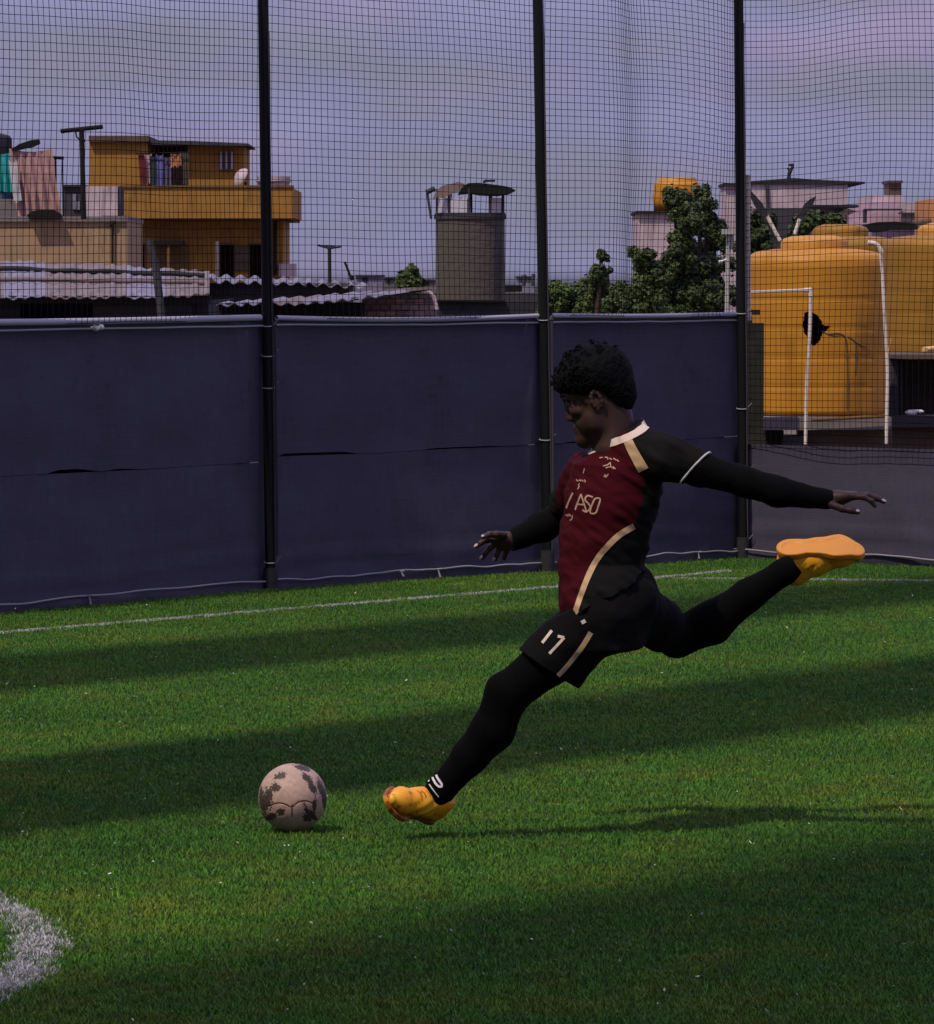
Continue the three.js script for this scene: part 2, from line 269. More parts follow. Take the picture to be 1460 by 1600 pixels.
fencePanel('dark fabric fence panel behind the player, left of the corner post', A2, A3, H0 + 0.005, 0.5, { tilt: 0.0, list: [[0.1, 0.3, 0.008]] }, 8, { u0: 0.02, u1: 0.97, y: 0.005, sag: -0.008, r: 0.014 });
{
  const Hb = P(1300, 695, -lerp(A3.z, B1.z, 0.22)).y;
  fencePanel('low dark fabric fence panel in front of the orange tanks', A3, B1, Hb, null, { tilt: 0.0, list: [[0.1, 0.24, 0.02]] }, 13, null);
}
function netPost(label, foot, px, pyFoot, topPx, r, ties) {
  const t = thing('net_post', label, 'post', foot, 'black net posts of the fence'), D = -foot.z - 0.0, n = V3(0.3, 0, 0.95).normalize();
  const p0 = foot.clone().addScaledVector(n, 0.075), top = P(topPx, -260, D - 0.07);
  part(t, 'shaft', rod(p0, top, r, r, 14), M.post);
  part(t, 'base_sleeve', rod(p0.clone().setY(0), p0.clone().lerp(top, 0.03), r * 1.35, r * 1.3, 14), M.charcoal);
  const cab = []; for (let i = 0; i <= 14; i++) { const u = 0.02 + 0.72 * i / 14; cab.push(p0.clone().lerp(top, u).add(V3(r * 0.95 + 0.004 * noise(i * 0.8, foot.x), 0, r * 0.75))); } part(t, 'cable', tube(cab, 0.005, 40, 5), M.slate);
  for (const y of ties) { const u = y / top.y, c = p0.clone().lerp(top, u); part(t, 'wire_tie', [new THREE.TorusGeometry(r + 0.004, 0.004, 5, 18).rotateX(Math.PI / 2 + 0.15).translate(c.x, c.y, c.z), rod(c.clone().add(V3(r, 0, r * 0.5)), c.clone().add(V3(r + 0.03, 0.035, r)), 0.003, 0.002, 5)], M.wire); }
  return t;
}
netPost('black net post with wire ties, leftmost of the three', A1, 418, 921, 408, 0.031, [1.15, 1.33, 1.5, 0.16]);
netPost('black net post behind the outstretched front arm', A2, 850, 893, 836, 0.032, [0.8, 1.52]);
netPost('black net post at the fence corner beside the orange tanks', A3, 1155, 872, 1152, 0.031, [0.55, 0.95, 1.55, 0.12]);
{ // slim grey frame tubes that stand beside the posts
  for (const [f, dx, lab, h] of [[A1, 0.065, 'slim grey frame tube beside the leftmost black post', 1.5], [A2, 0.058, 'slim grey frame tube beside the middle black post', 1.52]]) { const a = f.clone().add(V3(dx, 0.2, 0.1)), b = a.clone().setY(h); b.x -= 0.012; single('frame_tube', lab, 'tube', [rod(a, b, 0.008, 0.008, 8), new THREE.SphereGeometry(0.011, 8, 6).translate(b.x, b.y, b.z)], M.slate); }
  const a = A3.clone().add(V3(0.052, 0.75, 0.08)), b = a.clone().setY(2.55);
  single('white_pipe', 'thin pale pipe rising right beside the corner post', 'pipe', [rod(A3.clone().add(V3(0.05, 1.5, 0.02)), A3.clone().add(V3(0.046, 2.42, 0.02)), 0.0195, 0.0195, 10), new THREE.CylinderGeometry(0.024, 0.024, 0.05, 10).translate(A3.x + 0.05, 1.53, A3.z + 0.02)], M.pipe);
  const k = along(A0, A1, 0.62, H0 - 0.035).addScaledVector(wallNormal(A0, A1), 0.045);
  const kb = P(150, 513, -k.z); single('knotted_rag', 'small white rag knotted below the top rail of the left panel', 'rag', [new THREE.IcosahedronGeometry(0.022, 2).scale(1.3, 0.7, 0.8).translate(kb.x, kb.y, kb.z), new THREE.IcosahedronGeometry(0.016, 1).translate(kb.x + 0.03, kb.y + 0.006, kb.z + 0.004), rod(kb, kb.clone().add(V3(-0.02, 0.05, -0.01)), 0.006, 0.004, 6)], M.white);
}
// nets
function netGeo(a, b, y0, y1, cu, cv, warp, r) {
  const L = a.distanceTo(b), nu = Math.round(L / cu), nv = Math.round((y1 - y0) / cv), n = wallNormal(a, b), tdir = b.clone().sub(a).setY(0).normalize();
  const pos = [], nor = [], idx = [];
  const at = (u, v) => { const w = warp(u, v, u * L, lerp(y0, y1, v)); return along(a, b, u + w[0] / L, lerp(y0, y1, v) + w[1]).addScaledVector(n, w[2]); };
  function strand(pts, side) {
    for (let i = 0; i < pts.length; i++) { const b0 = pos.length / 3, p = pts[i]; for (let k = 0; k < 3; k++) { const an = k * 2.0944 + 0.5, d = side.clone().multiplyScalar(Math.cos(an)).addScaledVector(n, Math.sin(an)); pos.push(p.x + d.x * r, p.y + d.y * r, p.z + d.z * r); nor.push(d.x, d.y, d.z); }
      if (i) for (let k = 0; k < 3; k++) { const k2 = (k + 1) % 3; idx.push(b0 - 3 + k, b0 + k, b0 - 3 + k2, b0 - 3 + k2, b0 + k, b0 + k2); } }
  }
  for (let i = 0; i <= nu; i++) { const pts = []; for (let j = 0; j <= nv; j++) pts.push(at(i / nu, j / nv)); strand(pts, tdir); }
  for (let j = 0; j <= nv; j++) { const pts = []; for (let i = 0; i <= nu; i++) pts.push(at(i / nu, j / nv)); strand(pts, V3(0, 1, 0)); }
  const g = new THREE.BufferGeometry(); g.setAttribute('position', new THREE.Float32BufferAttribute(pos, 3)); g.setAttribute('normal', new THREE.Float32BufferAttribute(nor, 3)); g.setIndex(idx); return g;
}
const TOP = 3.9, CELL = 0.0462;
const wob = (s, k = 1) => (u, v, x, y) => [k * 0.018 * fbm(x * 0.6, y * 0.8, s, 2) + 0.005 * noise(x * 21, y * 1.1, s), k * 0.026 * fbm(x * 0.8, y * 0.5, s + 5, 2) + 0.004 * noise(x * 1.5, y * 21, s), 0.08 * Math.sin(u * Math.PI) * (0.6 + noise(x * 0.7, y * 0.7, s))];
const netLab = ['black square-mesh net left of the first post', 'black square-mesh net between the first and second posts', 'black square-mesh net billowing between the second and corner posts', 'black square-mesh net in front of the orange tanks'];
single('safety_net', netLab[0], 'net', netGeo(A0, A1, H0, TOP, CELL, CELL, (u, v, x, y) => { const w = wob(2)(u, v, x, y); w[1] -= 0.03 * Math.sin(u * Math.PI) * 0.3; return w; }, 0.0019), M.net);
single('safety_net', netLab[1], 'net', netGeo(A1, A2, H0, TOP, CELL, CELL, (u, v, x, y) => { const w = wob(6)(u, v, x, y); w[1] -= 0.05 * u * v; return w; }, 0.0019), M.net);
single('safety_net', netLab[2], 'net', netGeo(A2, A3, H0, TOP, CELL * 0.88, CELL * 0.93, (u, v, x, y) => { const w = wob(9, 1.2)(u, v, x, y), k = smooth(0.55, 0.95, u) * smooth(0.15, 0.6, v); w[0] += 0.05 * Math.sin(u * Math.PI) * k + 0.03 * Math.sin(u * 7) * Math.sin(u * Math.PI); w[1] -= 0.06 * k + 0.05 * u * smooth(0.6, 1, v); w[2] += 0.1 * Math.sin(u * 9) * Math.sin(u * Math.PI); return w; }, 0.0019), M.net);
single('safety_net', netLab[3], 'net', netGeo(A3, B1, P(1300, 697, -A3.z + 0.1).y, TOP, CELL * 0.95, CELL * 0.92, (u, v, x, y) => { const w = wob(12)(u, v, x, y); w[1] += 0.12 * u * v - 0.02 * Math.sin(u * 14) * v; return w; }, 0.0019), M.net);

// ------------------------------------------------------------------ unseen blocks, added only to cast the shade bands over the pitch
{
  const el = Math.tan(SUN_EL), nrm = { x: 0.785, z: 0.62 };
  const wallM = mot(0.3, 0.27, 0.25, 0.3);
  function tower(label, s0, s1, t1, len, h) {
    const sm = (s0 + s1) / 2, tm = t1 - len / 2, x = nrm.x * sm + SUN_U.x * tm, z = nrm.z * sm + SUN_U.z * tm, yaw = Math.atan2(SUN_U.x, SUN_U.z);
    const t = thing('added_shade_block', label, 'shade_caster', V3(x, 0, z), 'unseen blocks added to shade the pitch'), w = s1 - s0;
    part(t, 'wall', box(w, h, len, x, h / 2, z, yaw), wallM); part(t, 'roof', box(w + 0.02, 0.3, len + 0.02, x, h + 0.15, z, yaw), M.concrete);
  }
  tower('narrow unseen block added left of the pitch to cast a shade band, nearer the fence', -15.5, -14.15, 9.0, 3, 26);
  tower('narrow unseen block added left of the pitch to cast a shade band, nearer the camera', -12.15, -10.45, 6.5, 3, 29);
  tower('broad unseen block added behind the camera to shade the near pitch', -8.3, 3.0, -5.5, 6, 36);
}

// ------------------------------------------------------------------ yellow house and terrace at the left
const DH = 140;
{
  const t = thing('yellow_house', 'two-storey yellow house with an ochre parapet and rooftop room', 'house', P(325, 500, DH).setY(0));
  part(t, 'parapet', [pbox(190, 292, 458, 341, DH, 0.3), pbox(452, 294, 458.5, 340, DH + 0.3, 7)], M.ochre);
  part(t, 'parapet_cap', pbox(188, 289.5, 459, 293, DH - 0.05, 0.4), M.ochreDark);
  part(t, 'terrace_slab', pbox(192, 338, 456, 344, DH + 0.32, 7), M.ochreDark);
  // lower storey with real openings and a room behind them
  const segs = [[201, 203.5], [226, 343], [366, 390], [412, 443]];
  part(t, 'wall', [pbox(201, 344, 443, 381, DH + 1.2, 0.2), ...segs.map(([a, b]) => pboxTo(a, 381, b, DH + 1.2, 0.2)), pboxTo(201, 344, 206, DH + 1.4, 5), pboxTo(438, 344, 443, DH + 1.4, 5), pboxTo(201, 344, 443, DH + 6.2, 0.2)], M.ochre);
  for (const [a, b] of [[203.5, 226], [343, 366], [390, 412]]) part(t, 'door_frame', [pbox(a - 1, 380, b + 1, 382.5, DH + 1.17, 0.12), pboxTo(a - 1.2, 382.5, a + 0.6, DH + 1.17, 0.12), pboxTo(b - 0.6, 382.5, b + 1.2, DH + 1.17, 0.12)], M.rust);
  part(t, 'wall_panel', pbox(240, 382, 296, 420, DH + 1.12, 0.1), M.ochreDark, 'tan board beside the doorway');
  part(t, 'wall_panel', pbox(368, 384, 388, 424, DH + 1.12, 0.1), M.rust, 'mottled board between two doorways');
  part(t, 'canopy', pbox(240, 376, 286, 382, DH + 0.2, 0.9), M.dark);
  for (const x of [264, 340]) part(t, 'post', rod(P(x, 377, DH + 0.3), P(x, 440, DH + 0.3), 0.055), x < 300 ? M.ochreDark : M.concrete);
  part(t, 'downpipe', rod(P(430, 345, DH + 1.1), P(430, 430, DH + 1.1), 0.06), M.dark);
  part(t, 'plinth', pbox(436, 412, 462, 432, DH + 1, 1), M.pale);
  // rooftop rooms
  part(t, 'rooftop_wall', pbox(140, 220, 231, 291, DH + 2.2, 4), M.ochre);
  part(t, 'rooftop_wall', [pbox(294, 226, 381, 293, DH + 2.7, 4), pbox(231, 224, 294, 293, DH + 6.4, 0.2), pbox(231, 224, 235, 293, DH + 2.7, 3.7)], M.ochre);
  part(t, 'roof', [pbox(139, 212, 232, 221, DH + 2.0, 4.6)], M.rust);
  part(t, 'roof', [prism([[230, 219], [300, 220], [388, 224], [390, 228], [300, 227], [230, 226]], DH + 2.2, 4.4)], M.slate);
  const w = part(t, 'window', pbox(343, 235, 365, 266, DH + 2.64, 0.06), M.concrete);
  for (let i = 0; i < 5; i++) part(w, 'shutter_slat', pbox(344.5 + i * 4.2, 237, 347 + i * 4.2, 264, DH + 2.58, 0.06), i % 2 ? M.rust : M.pale);
  { const t = thing('satellite_dish', 'pale round dish standing on the ochre parapet', 'satellite dish', P(384, 294, DH + 1.4)); part(t, 'dish', new THREE.SphereGeometry(0.34, 20, 8, 0, 6.284, 0, 1.1).rotateX(0.9).rotateY(-1.0).scale(0.9, 1.1, 1).translate(...P(382, 283, DH + 1.4).toArray()), DS(M.pale.clone())); part(t, 'mount', rod(P(384, 284, DH + 1.5), P(384, 296, DH + 1.5), 0.04), M.slate); }
  single('water_tub', 'low pale tub behind the ochre parapet beside the dish', 'tub', [new THREE.CylinderGeometry(0.5, 0.44, 0.42, 20).translate(...P(428, 287, DH + 1.4).toArray()), new THREE.TorusGeometry(0.5, 0.03, 6, 24).rotateX(Math.PI / 2).translate(...P(428, 283, DH + 1.4).toArray())], M.pale);
}
function hanging(name, label, x0, y0, x1, y1, D, m, folds, cat = 'cloth', slant = 0, group) {   // cloth hanging in folds, with thickness
  const a = P(x0, y1, D), b = P(x1, y0, D), nu = 26, nv = 14, pos = [], uv = [], idx = [], R = rng(x0 * 13 + y0);
  const ph = R() * 6; const W = b.x - a.x, Hh = b.y - a.y, amp = Math.min(0.09, W * 0.1);
  for (let s = 0; s < 2; s++) for (let i = 0; i <= nu; i++) for (let j = 0; j <= nv; j++) { const u = i / nu, v = j / nv, e = 0.06 * Hh * noise(u * 3, ph) * (1 - v); pos.push(a.x + W * (u + slant * (1 - v)) + 0.05 * W * noise(u * 2, v * 3, ph) * (1 - v), a.y + Hh * v + e * 1.5 - (v > 0.99 ? 0.05 * Hh * Math.sin(u * Math.PI) : 0), -D + amp * (1.1 - 0.7 * v) * Math.sin(u * folds * 6.283 + ph + 1.5 * noise(u * 3, v * 2, ph)) - s * 0.015); uv.push(u * W, v * Hh); }
  const o = (nu + 1) * (nv + 1), at = (s, i, j) => s * o + i * (nv + 1) + j;
  for (let i = 0; i < nu; i++) for (let j = 0; j < nv; j++) { idx.push(at(0, i, j), at(0, i + 1, j), at(0, i, j + 1), at(0, i + 1, j), at(0, i + 1, j + 1), at(0, i, j + 1)); idx.push(at(1, i, j), at(1, i, j + 1), at(1, i + 1, j), at(1, i + 1, j), at(1, i, j + 1), at(1, i + 1, j + 1)); }
  const g = new THREE.BufferGeometry(); g.setAttribute('position', new THREE.Float32BufferAttribute(pos, 3)); g.setAttribute('uv', new THREE.Float32BufferAttribute(uv, 2)); g.setIndex(idx); g.computeVertexNormals();
  m.side = THREE.DoubleSide; return single(name, label, cat, g, m, group);
}
const cloth = (r, g, b) => mat(r, g, b, 0.95, { map: rep(MOTTLE, 0.8) });
single('washing_line', 'thin line across the rooftop opening that carries the washing', 'washing line', rod(P(212, 240, DH + 1.65), P(297, 238, DH + 1.65), 0.02, 0.02, 6), M.dark);
for (const [x0, y0, x1, y1, c, lab, f, sl] of [
  [216, 239, 226, 290, [0.13, 0.02, 0.02], 'dark red garment hanging at the left end of the rooftop washing', 1, 0.35], [224, 240, 237, 286, [0.5, 0.3, 0.3], 'pale pink garment hanging beside the dark red one', 2, 0.05],
  [235, 243, 246, 291, [0.03, 0.05, 0.06], 'dark teal garment hanging between the pink and blue ones', 2, 0], [244, 241, 255, 291, [0.13, 0.12, 0.34], 'blue trousers hanging in the middle of the rooftop washing', 2, 0], [254, 244, 268, 291, [0.1, 0.08, 0.16], 'dull violet trousers hanging beside the blue pair', 2, 0],
  [267, 239, 284, 262, [0.5, 0.2, 0.1], 'orange shirt hanging near the right end of the rooftop washing', 2, 0], [270, 258, 284, 291, [0.02, 0.014, 0.012], 'black garment hanging below the orange shirt', 2, 0], [283, 236, 295, 289, [0.09, 0.075, 0.055], 'dark olive garment hanging at the right end of the rooftop washing', 3, 0]])
  hanging('hanging_garment', lab, x0, y0, x1, y1, DH + 1.7 + (x0 % 3) * 0.06, cloth(...c), f, 'laundry', sl, 'washing on the rooftop of the yellow house');
{
  const t = thing('cream_house', 'low cream house wall with a grey terrace edge, far left', 'house', P(80, 500, 128).setY(0));
  part(t, 'wall', pboxTo(-40, 345, 199, 128, 6), M.cream);
  part(t, 'terrace_edge', pbox(-40, 338, 200, 346, 127.9, 6.2), M.concrete);
  part(t, 'downpipe', [rod(P(176, 345, 127.9), P(176, 412, 127.9), 0.035), rod(P(172, 352, 127.9), P(181, 346, 127.9), 0.04)], M.dark);
  part(t, 'parapet', pbox(-40, 311, 41, 338, 128.4, 0.4), M.concrete);
  const s = thing('white_parapet_block', 'pale plastered block at the left end of the ochre parapet', 'wall', P(161, 340, 130));
  part(s, 'block', [pbox(133, 291, 184, 340, 130, 1.2)], M.pale); part(s, 'edge', pbox(184, 291.5, 189.5, 336, 130.05, 1.1), M.slate); part(s, 'foot', pbox(159, 337, 196, 341.5, 129.95, 1.0), M.rust);
  const k = thing('grey_rooftop_hut', 'small grey rooftop hut with a pale narrow window', 'hut', P(115, 340, 131));
  part(k, 'wall', pbox(99, 291, 131, 341, 131, 1.4), M.slate); part(k, 'roof', pbox(98, 288.5, 132, 292, 130.9, 1.7), M.charcoal); part(k, 'window', [pbox(114, 303, 119, 327, 130.94, 0.06), pbox(120, 314, 125, 328, 130.94, 0.06)], M.tinBlue);
  const dk = thing('black_water_tank', 'dark rounded water tank at the left picture edge', 'water tank', P(0, 245, 133));
  part(dk, 'tank_body', new THREE.LatheGeometry([[0, 0], [0.45, 0], [0.48, 0.08], [0.48, 0.5], [0.42, 0.6], [0.2, 0.66], [0, 0.67]].map(p => new THREE.Vector2(...p)), 24).translate(...P(-8, 246, 133).toArray()), M.charcoal);
  part(dk, 'stand', pbox(-30, 246, 14, 312, 133, 0.8), M.slate);
  hanging('turquoise_cloth', 'bright turquoise cloth hanging at the left picture edge', -14, 238, 17, 300, 129, cloth(0.03, 0.36, 0.36), 3, 'laundry', 0.1);
  hanging('blue_cloth', 'steel blue cloth hanging below the turquoise cloth', -14, 292, 26, 312, 129.3, cloth(0.08, 0.13, 0.2), 2, 'laundry');
  hanging('pink_sheet', 'large pink sheet hanging in folds on the terrace', 15, 232, 82, 336, 128, cloth(0.45, 0.26, 0.255), 5, 'laundry', 0.2);
  hanging('white_sheet', 'narrow white sheet hanging between turquoise and pink cloth', 14, 250, 26, 316, 127.8, cloth(0.5, 0.47, 0.5), 1, 'laundry', 0.65);
  single('tarpaulin', 'crumpled dark tarpaulin on top of the pink sheet', 'tarpaulin', prism([[18, 233], [30, 225], [48, 219], [60, 218], [61, 224], [50, 229], [36, 232], [20, 236]], 127.9, 0.5), M.dark);
  single('dark_bundle', 'dark bundle lying below the pink sheet on the terrace edge', 'bundle', prism([[42, 336], [50, 330], [66, 327], [84, 328], [94, 334], [96, 338], [44, 339]], 127.6, 0.5), M.dark);
  single('clothes_stand', 'thin dark clothes stand right of the pink sheet', 'clothes stand', [rod(P(78, 246, 129), P(100, 247, 129), 0.045), rod(P(87, 247, 129), P(88, 338, 129), 0.03), rod(P(98, 247, 129), P(99, 338, 129), 0.02)], M.dark);
  const an = thing('television_aerial', 'tall dark T-shaped aerial mast beside the yellow house', 'aerial', P(129, 340, 124));
  part(an, 'mast', rod(P(131, 342, 124), P(128, 200, 124), 0.075, 0.06), M.dark); part(an, 'crossbar', [rod(P(95, 205, 124), P(161, 198, 124), 0.06), rod(P(98, 207, 124), P(112, 202, 124), 0.035)], M.dark); part(an, 'brace', [rod(P(118, 203, 124), P(120, 214, 124), 0.02), rod(P(120, 214, 124), P(128, 221, 124), 0.02), rod(P(127, 222, 124), P(131, 217, 124), 0.07)], M.dark);
}
// ------------------------------------------------------------------ corrugated roofs and walls behind the fence
function corrugated(corners, D0, D1, wave, amp, thick, yf = () => 0) {   // corners: front-left, front-right, back-right, back-left in picture pixels
  const f0 = P(...corners[0], D0), f1 = P(...corners[1], D0), b1 = P(...corners[2], D1), b0 = P(...corners[3], D1), L = f0.distanceTo(f1), nu = Math.round(L / wave * 8), nv = 8, pos = [], uv = [], idx = [];
  for (let s = 0; s < 2; s++) for (let i = 0; i <= nu; i++) for (let j = 0; j <= nv; j++) { const u = i / nu, v = j / nv, p = f0.clone().lerp(f1, u).lerp(b0.clone().lerp(b1, u), v); p.y += amp * Math.sin(i / 8 * 6.283) - s * thick + yf(u, v); pos.push(p.x, p.y, p.z); uv.push(u * L, v * 3); }
  const o = (nu + 1) * (nv + 1), at = (s, i, j) => s * o + i * (nv + 1) + j;
  for (let i = 0; i < nu; i++) { for (let j = 0; j < nv; j++) { idx.push(at(0, i, j), at(0, i + 1, j), at(0, i, j + 1), at(0, i + 1, j), at(0, i + 1, j + 1), at(0, i, j + 1)); idx.push(at(1, i, j), at(1, i, j + 1), at(1, i + 1, j), at(1, i + 1, j), at(1, i, j + 1), at(1, i + 1, j + 1)); } idx.push(at(1, i, 0), at(1, i + 1, 0), at(0, i, 0), at(1, i + 1, 0), at(0, i + 1, 0), at(0, i, 0)); }
  const g = new THREE.BufferGeometry(); g.setAttribute('position', new THREE.Float32BufferAttribute(pos, 3)); g.setAttribute('uv', new THREE.Float32BufferAttribute(uv, 2)); g.setIndex(idx); const q = g.toNonIndexed(); q.computeVertexNormals(); return q;
}
DS(M.tin); DS(M.tinBlue); DS(M.tinDark);
{
  const t = thing('tin_roof_shed', 'long shed with a sagging pale pink tin roof, far left', 'shed', P(150, 500, 62).setY(0)), D = 60;
  const xs = [-60, 6, 70, 132, 196, 262, 326], yf = [466, 466, 465, 464.5, 464, 463, 461], yb = [408, 409.5, 411, 413, 416, 420.5, 426];
  for (let k = 0; k < 6; k++) part(t, 'roof_sheet', corrugated([[xs[k], yf[k]], [xs[k + 1] + 1.5, yf[k + 1]], [xs[k + 1] + 1.5, yb[k + 1]], [xs[k], yb[k]]], D - 0.02 * (k % 2), D + 9, 0.155, 0.012, 0.012, (u, v) => 0.03 * noise(u * 2 + k * 2, v * 3) + (k % 2) * 0.008), k === 4 || k === 1 ? M.tinBlue : M.tin);
  for (let k = 0; k < 2; k++) { const pts = []; for (let i = 0; i <= 14; i++) { const x = lerp(-40, 320, i / 14); pts.push(P(x, lerp(k ? 441 : 424, k ? 447 : 436, i / 14) + 3 * noise(i * 0.8, k), D + (k ? 3.4 : 6.2)).add(V3(0, 0.05, 0))); } part(t, 'roof_batten', tube(pts, 0.04, 50, 6), k ? M.tin : M.charcoal); }
  part(t, 'rafter', [pbox(-60, 462, 330, 474, D + 0.25, 0.1)], M.charcoal);
  part(t, 'wall', [pboxTo(-60, 470, 31, D + 0.6, 0.2), pboxTo(144, 470, 326, D + 0.6, 0.2), pboxTo(-60, 470, 326, D + 7.8, 0.2), pboxTo(-62, 470, -56, D + 0.8, 7), pboxTo(320, 470, 326, D + 0.8, 7)], M.charcoal);
  part(t, 'wall_panel', pbox(146, 473, 300, 500, D + 0.5, 0.12), M.slate);
  const s = thing('dark_roof_shed', 'dark tin-roofed shed with a white ragged edge behind the first post', 'shed', P(400, 500, 70).setY(0));
  part(s, 'roof_sheet', corrugated([[326, 439], [480, 443], [480, 436], [326, 430]], 67.6, 71, 0.2, 0.028, 0.012), M.tinBlue);
  part(s, 'roof_sheet', corrugated([[478, 443], [578, 449], [572, 444], [478, 437]], 67.5, 71, 0.2, 0.028, 0.012), M.tinBlue);
  part(s, 'wall', pboxTo(327, 442, 545, 68, 3), M.tinDark);
  const u = thing('lean_to_roof', 'low lean-to with a pale blue tin roof rising towards the tower', 'shed', P(500, 500, 56).setY(0));
  for (let k = 0; k < 6; k++) { const a = k / 6, b = (k + 1) / 6, fx = v => lerp(338, 590, v), fy = v => v < 0.6 ? lerp(476, 472, v / 0.6) + (v > 0.42 ? 1.5 : 0) : lerp(473, 462, (v - 0.6) / 0.4), bx = v => lerp(350, 682, v), by = v => lerp(473, 449, v); part(u, 'roof_sheet', corrugated([[fx(a), fy(a)], [fx(b), fy(b)], [bx(b), by(b)], [bx(a), by(a)]], 55, 58, 0.16, 0.018, 0.012, () => (k % 2) * 0.004), k === 2 ? M.tin : M.tinBlue); }
  part(u, 'wall', pboxTo(342, 474, 566, 55.6, 2), M.dark);
  // pinkish block wall and grey wall
  const w = thing('block_wall', 'pinkish concrete block wall below the tower', 'wall', P(630, 500, 57).setY(0)), R = rng(5);
  part(w, 'mortar', pboxTo(566, 459, 682, 57, 0.3), M.mortar);
  const bm = [M.block, mot(0.26, 0.2, 0.22, 0.7), mot(0.38, 0.24, 0.23, 0.7), mot(0.22, 0.16, 0.16, 0.7)];
  for (let r = 0; r < 5; r++) for (let c = 0; c < 8; c++) { const x0 = 566 + c * 15 - (r % 2) * 7, x1 = x0 + 13.8, y0 = 458 + r * 9 + R() * 0.6; if (x1 < 570 || x0 > 676) continue; part(w, 'block', pbox(Math.max(566, x0), y0, Math.min(681, x1), y0 + 7.9, 56.98 - 0.02 * R(), 0.2), bm[(R() * 4) | 0]); }
  part(w, 'coping', [prism([[566, 458], [610, 452], [682, 446], [682, 451], [612, 458], [566, 462]], 56.8, 0.6)], M.concrete);
  single('bent_branch', 'pale bent stick leaning on the block wall beside the tower', 'stick', tube([P(668, 455, 56.6), P(677, 462, 56.6), P(681, 474, 56.6), P(683, 484, 56.6)], 0.025, 16, 6), M.pale);
  const gw = thing('grey_wall', 'grey rendered wall at the foot of the round tower', 'wall', P(760, 500, 75).setY(0));
  part(gw, 'wall', [pboxTo(683, 471, 840, 72, 0.4)], M.charcoal); part(gw, 'step', pboxTo(790, 458, 842, 73, 0.6), M.slate); part(gw, 'coping', [pbox(790, 445.5, 816, 456, 74, 0.6), pbox(683, 468.5, 790, 471.5, 71.9, 0.5)], M.dark);
  single('leaning_pole', 'dark pole leaning over the pink tin roof', 'pole', [rod(P(233, 374, 58), P(244, 420, 58), 0.045), rod(P(244, 420, 58), P(254, 505, 58), 0.05)], M.slate);
  const a1 = thing('short_aerial', 'small T-shaped aerial on the dark tin roof', 'aerial', P(515, 440, 75)); part(a1, 'mast', rod(P(515.5, 445, 75), P(515, 386, 75), 0.03), M.charcoal); part(a1, 'crossbar', [rod(P(497, 383, 75), P(515, 388, 75), 0.018), rod(P(515, 388, 75), P(534, 385, 75), 0.018), rod(P(505, 384, 75), P(524, 385, 75), 0.012)], M.charcoal);
  single('roof_stick', 'short dark bent stick standing on the dark tin roof', 'stick', [rod(P(550, 438, 75), P(539, 409, 75), 0.02), rod(P(549, 437, 75), P(551, 430, 75), 0.04)], M.dark);
}
for (const [x0, y0, x1, D, lab, m] of [[556, 431, 598, 170, 'far pale low house beyond the tin roofs', M.tinBlue], [600, 434, 622, 165, 'far grey flat house left of the small round tree', M.grey], [655, 438, 690, 175, 'far mauve low house left of the round tower', M.concrete], [808, 433, 836, 172, 'far pale house right of the round tower', M.tinBlue]]) { const t = thing('far_house', lab, 'house', P((x0 + x1) / 2, 500, D).setY(0)); part(t, 'wall', pboxTo(x0, y0, x1, D, 4), m); part(t, 'roof_edge', pbox(x0 - 1, y0 - 1.6, x1 + 1, y0 + 0.6, D - 0.1, 4.2), M.slate); part(t, 'window', pbox(lerp(x0, x1, 0.25), y0 + 3, lerp(x0, x1, 0.45), y0 + 8, D - 0.04, 0.1), M.dark); }
single('roof_vent', 'pair of small dark vent pipes on the grey wall right of the tower', 'vent', [rod(P(819, 447, 73.2), P(819, 432, 73.2), 0.03), rod(P(832, 447, 73.2), P(834, 428, 73.2), 0.03), rod(P(815, 433, 73.2), P(823, 431, 73.2), 0.03)], M.slate);
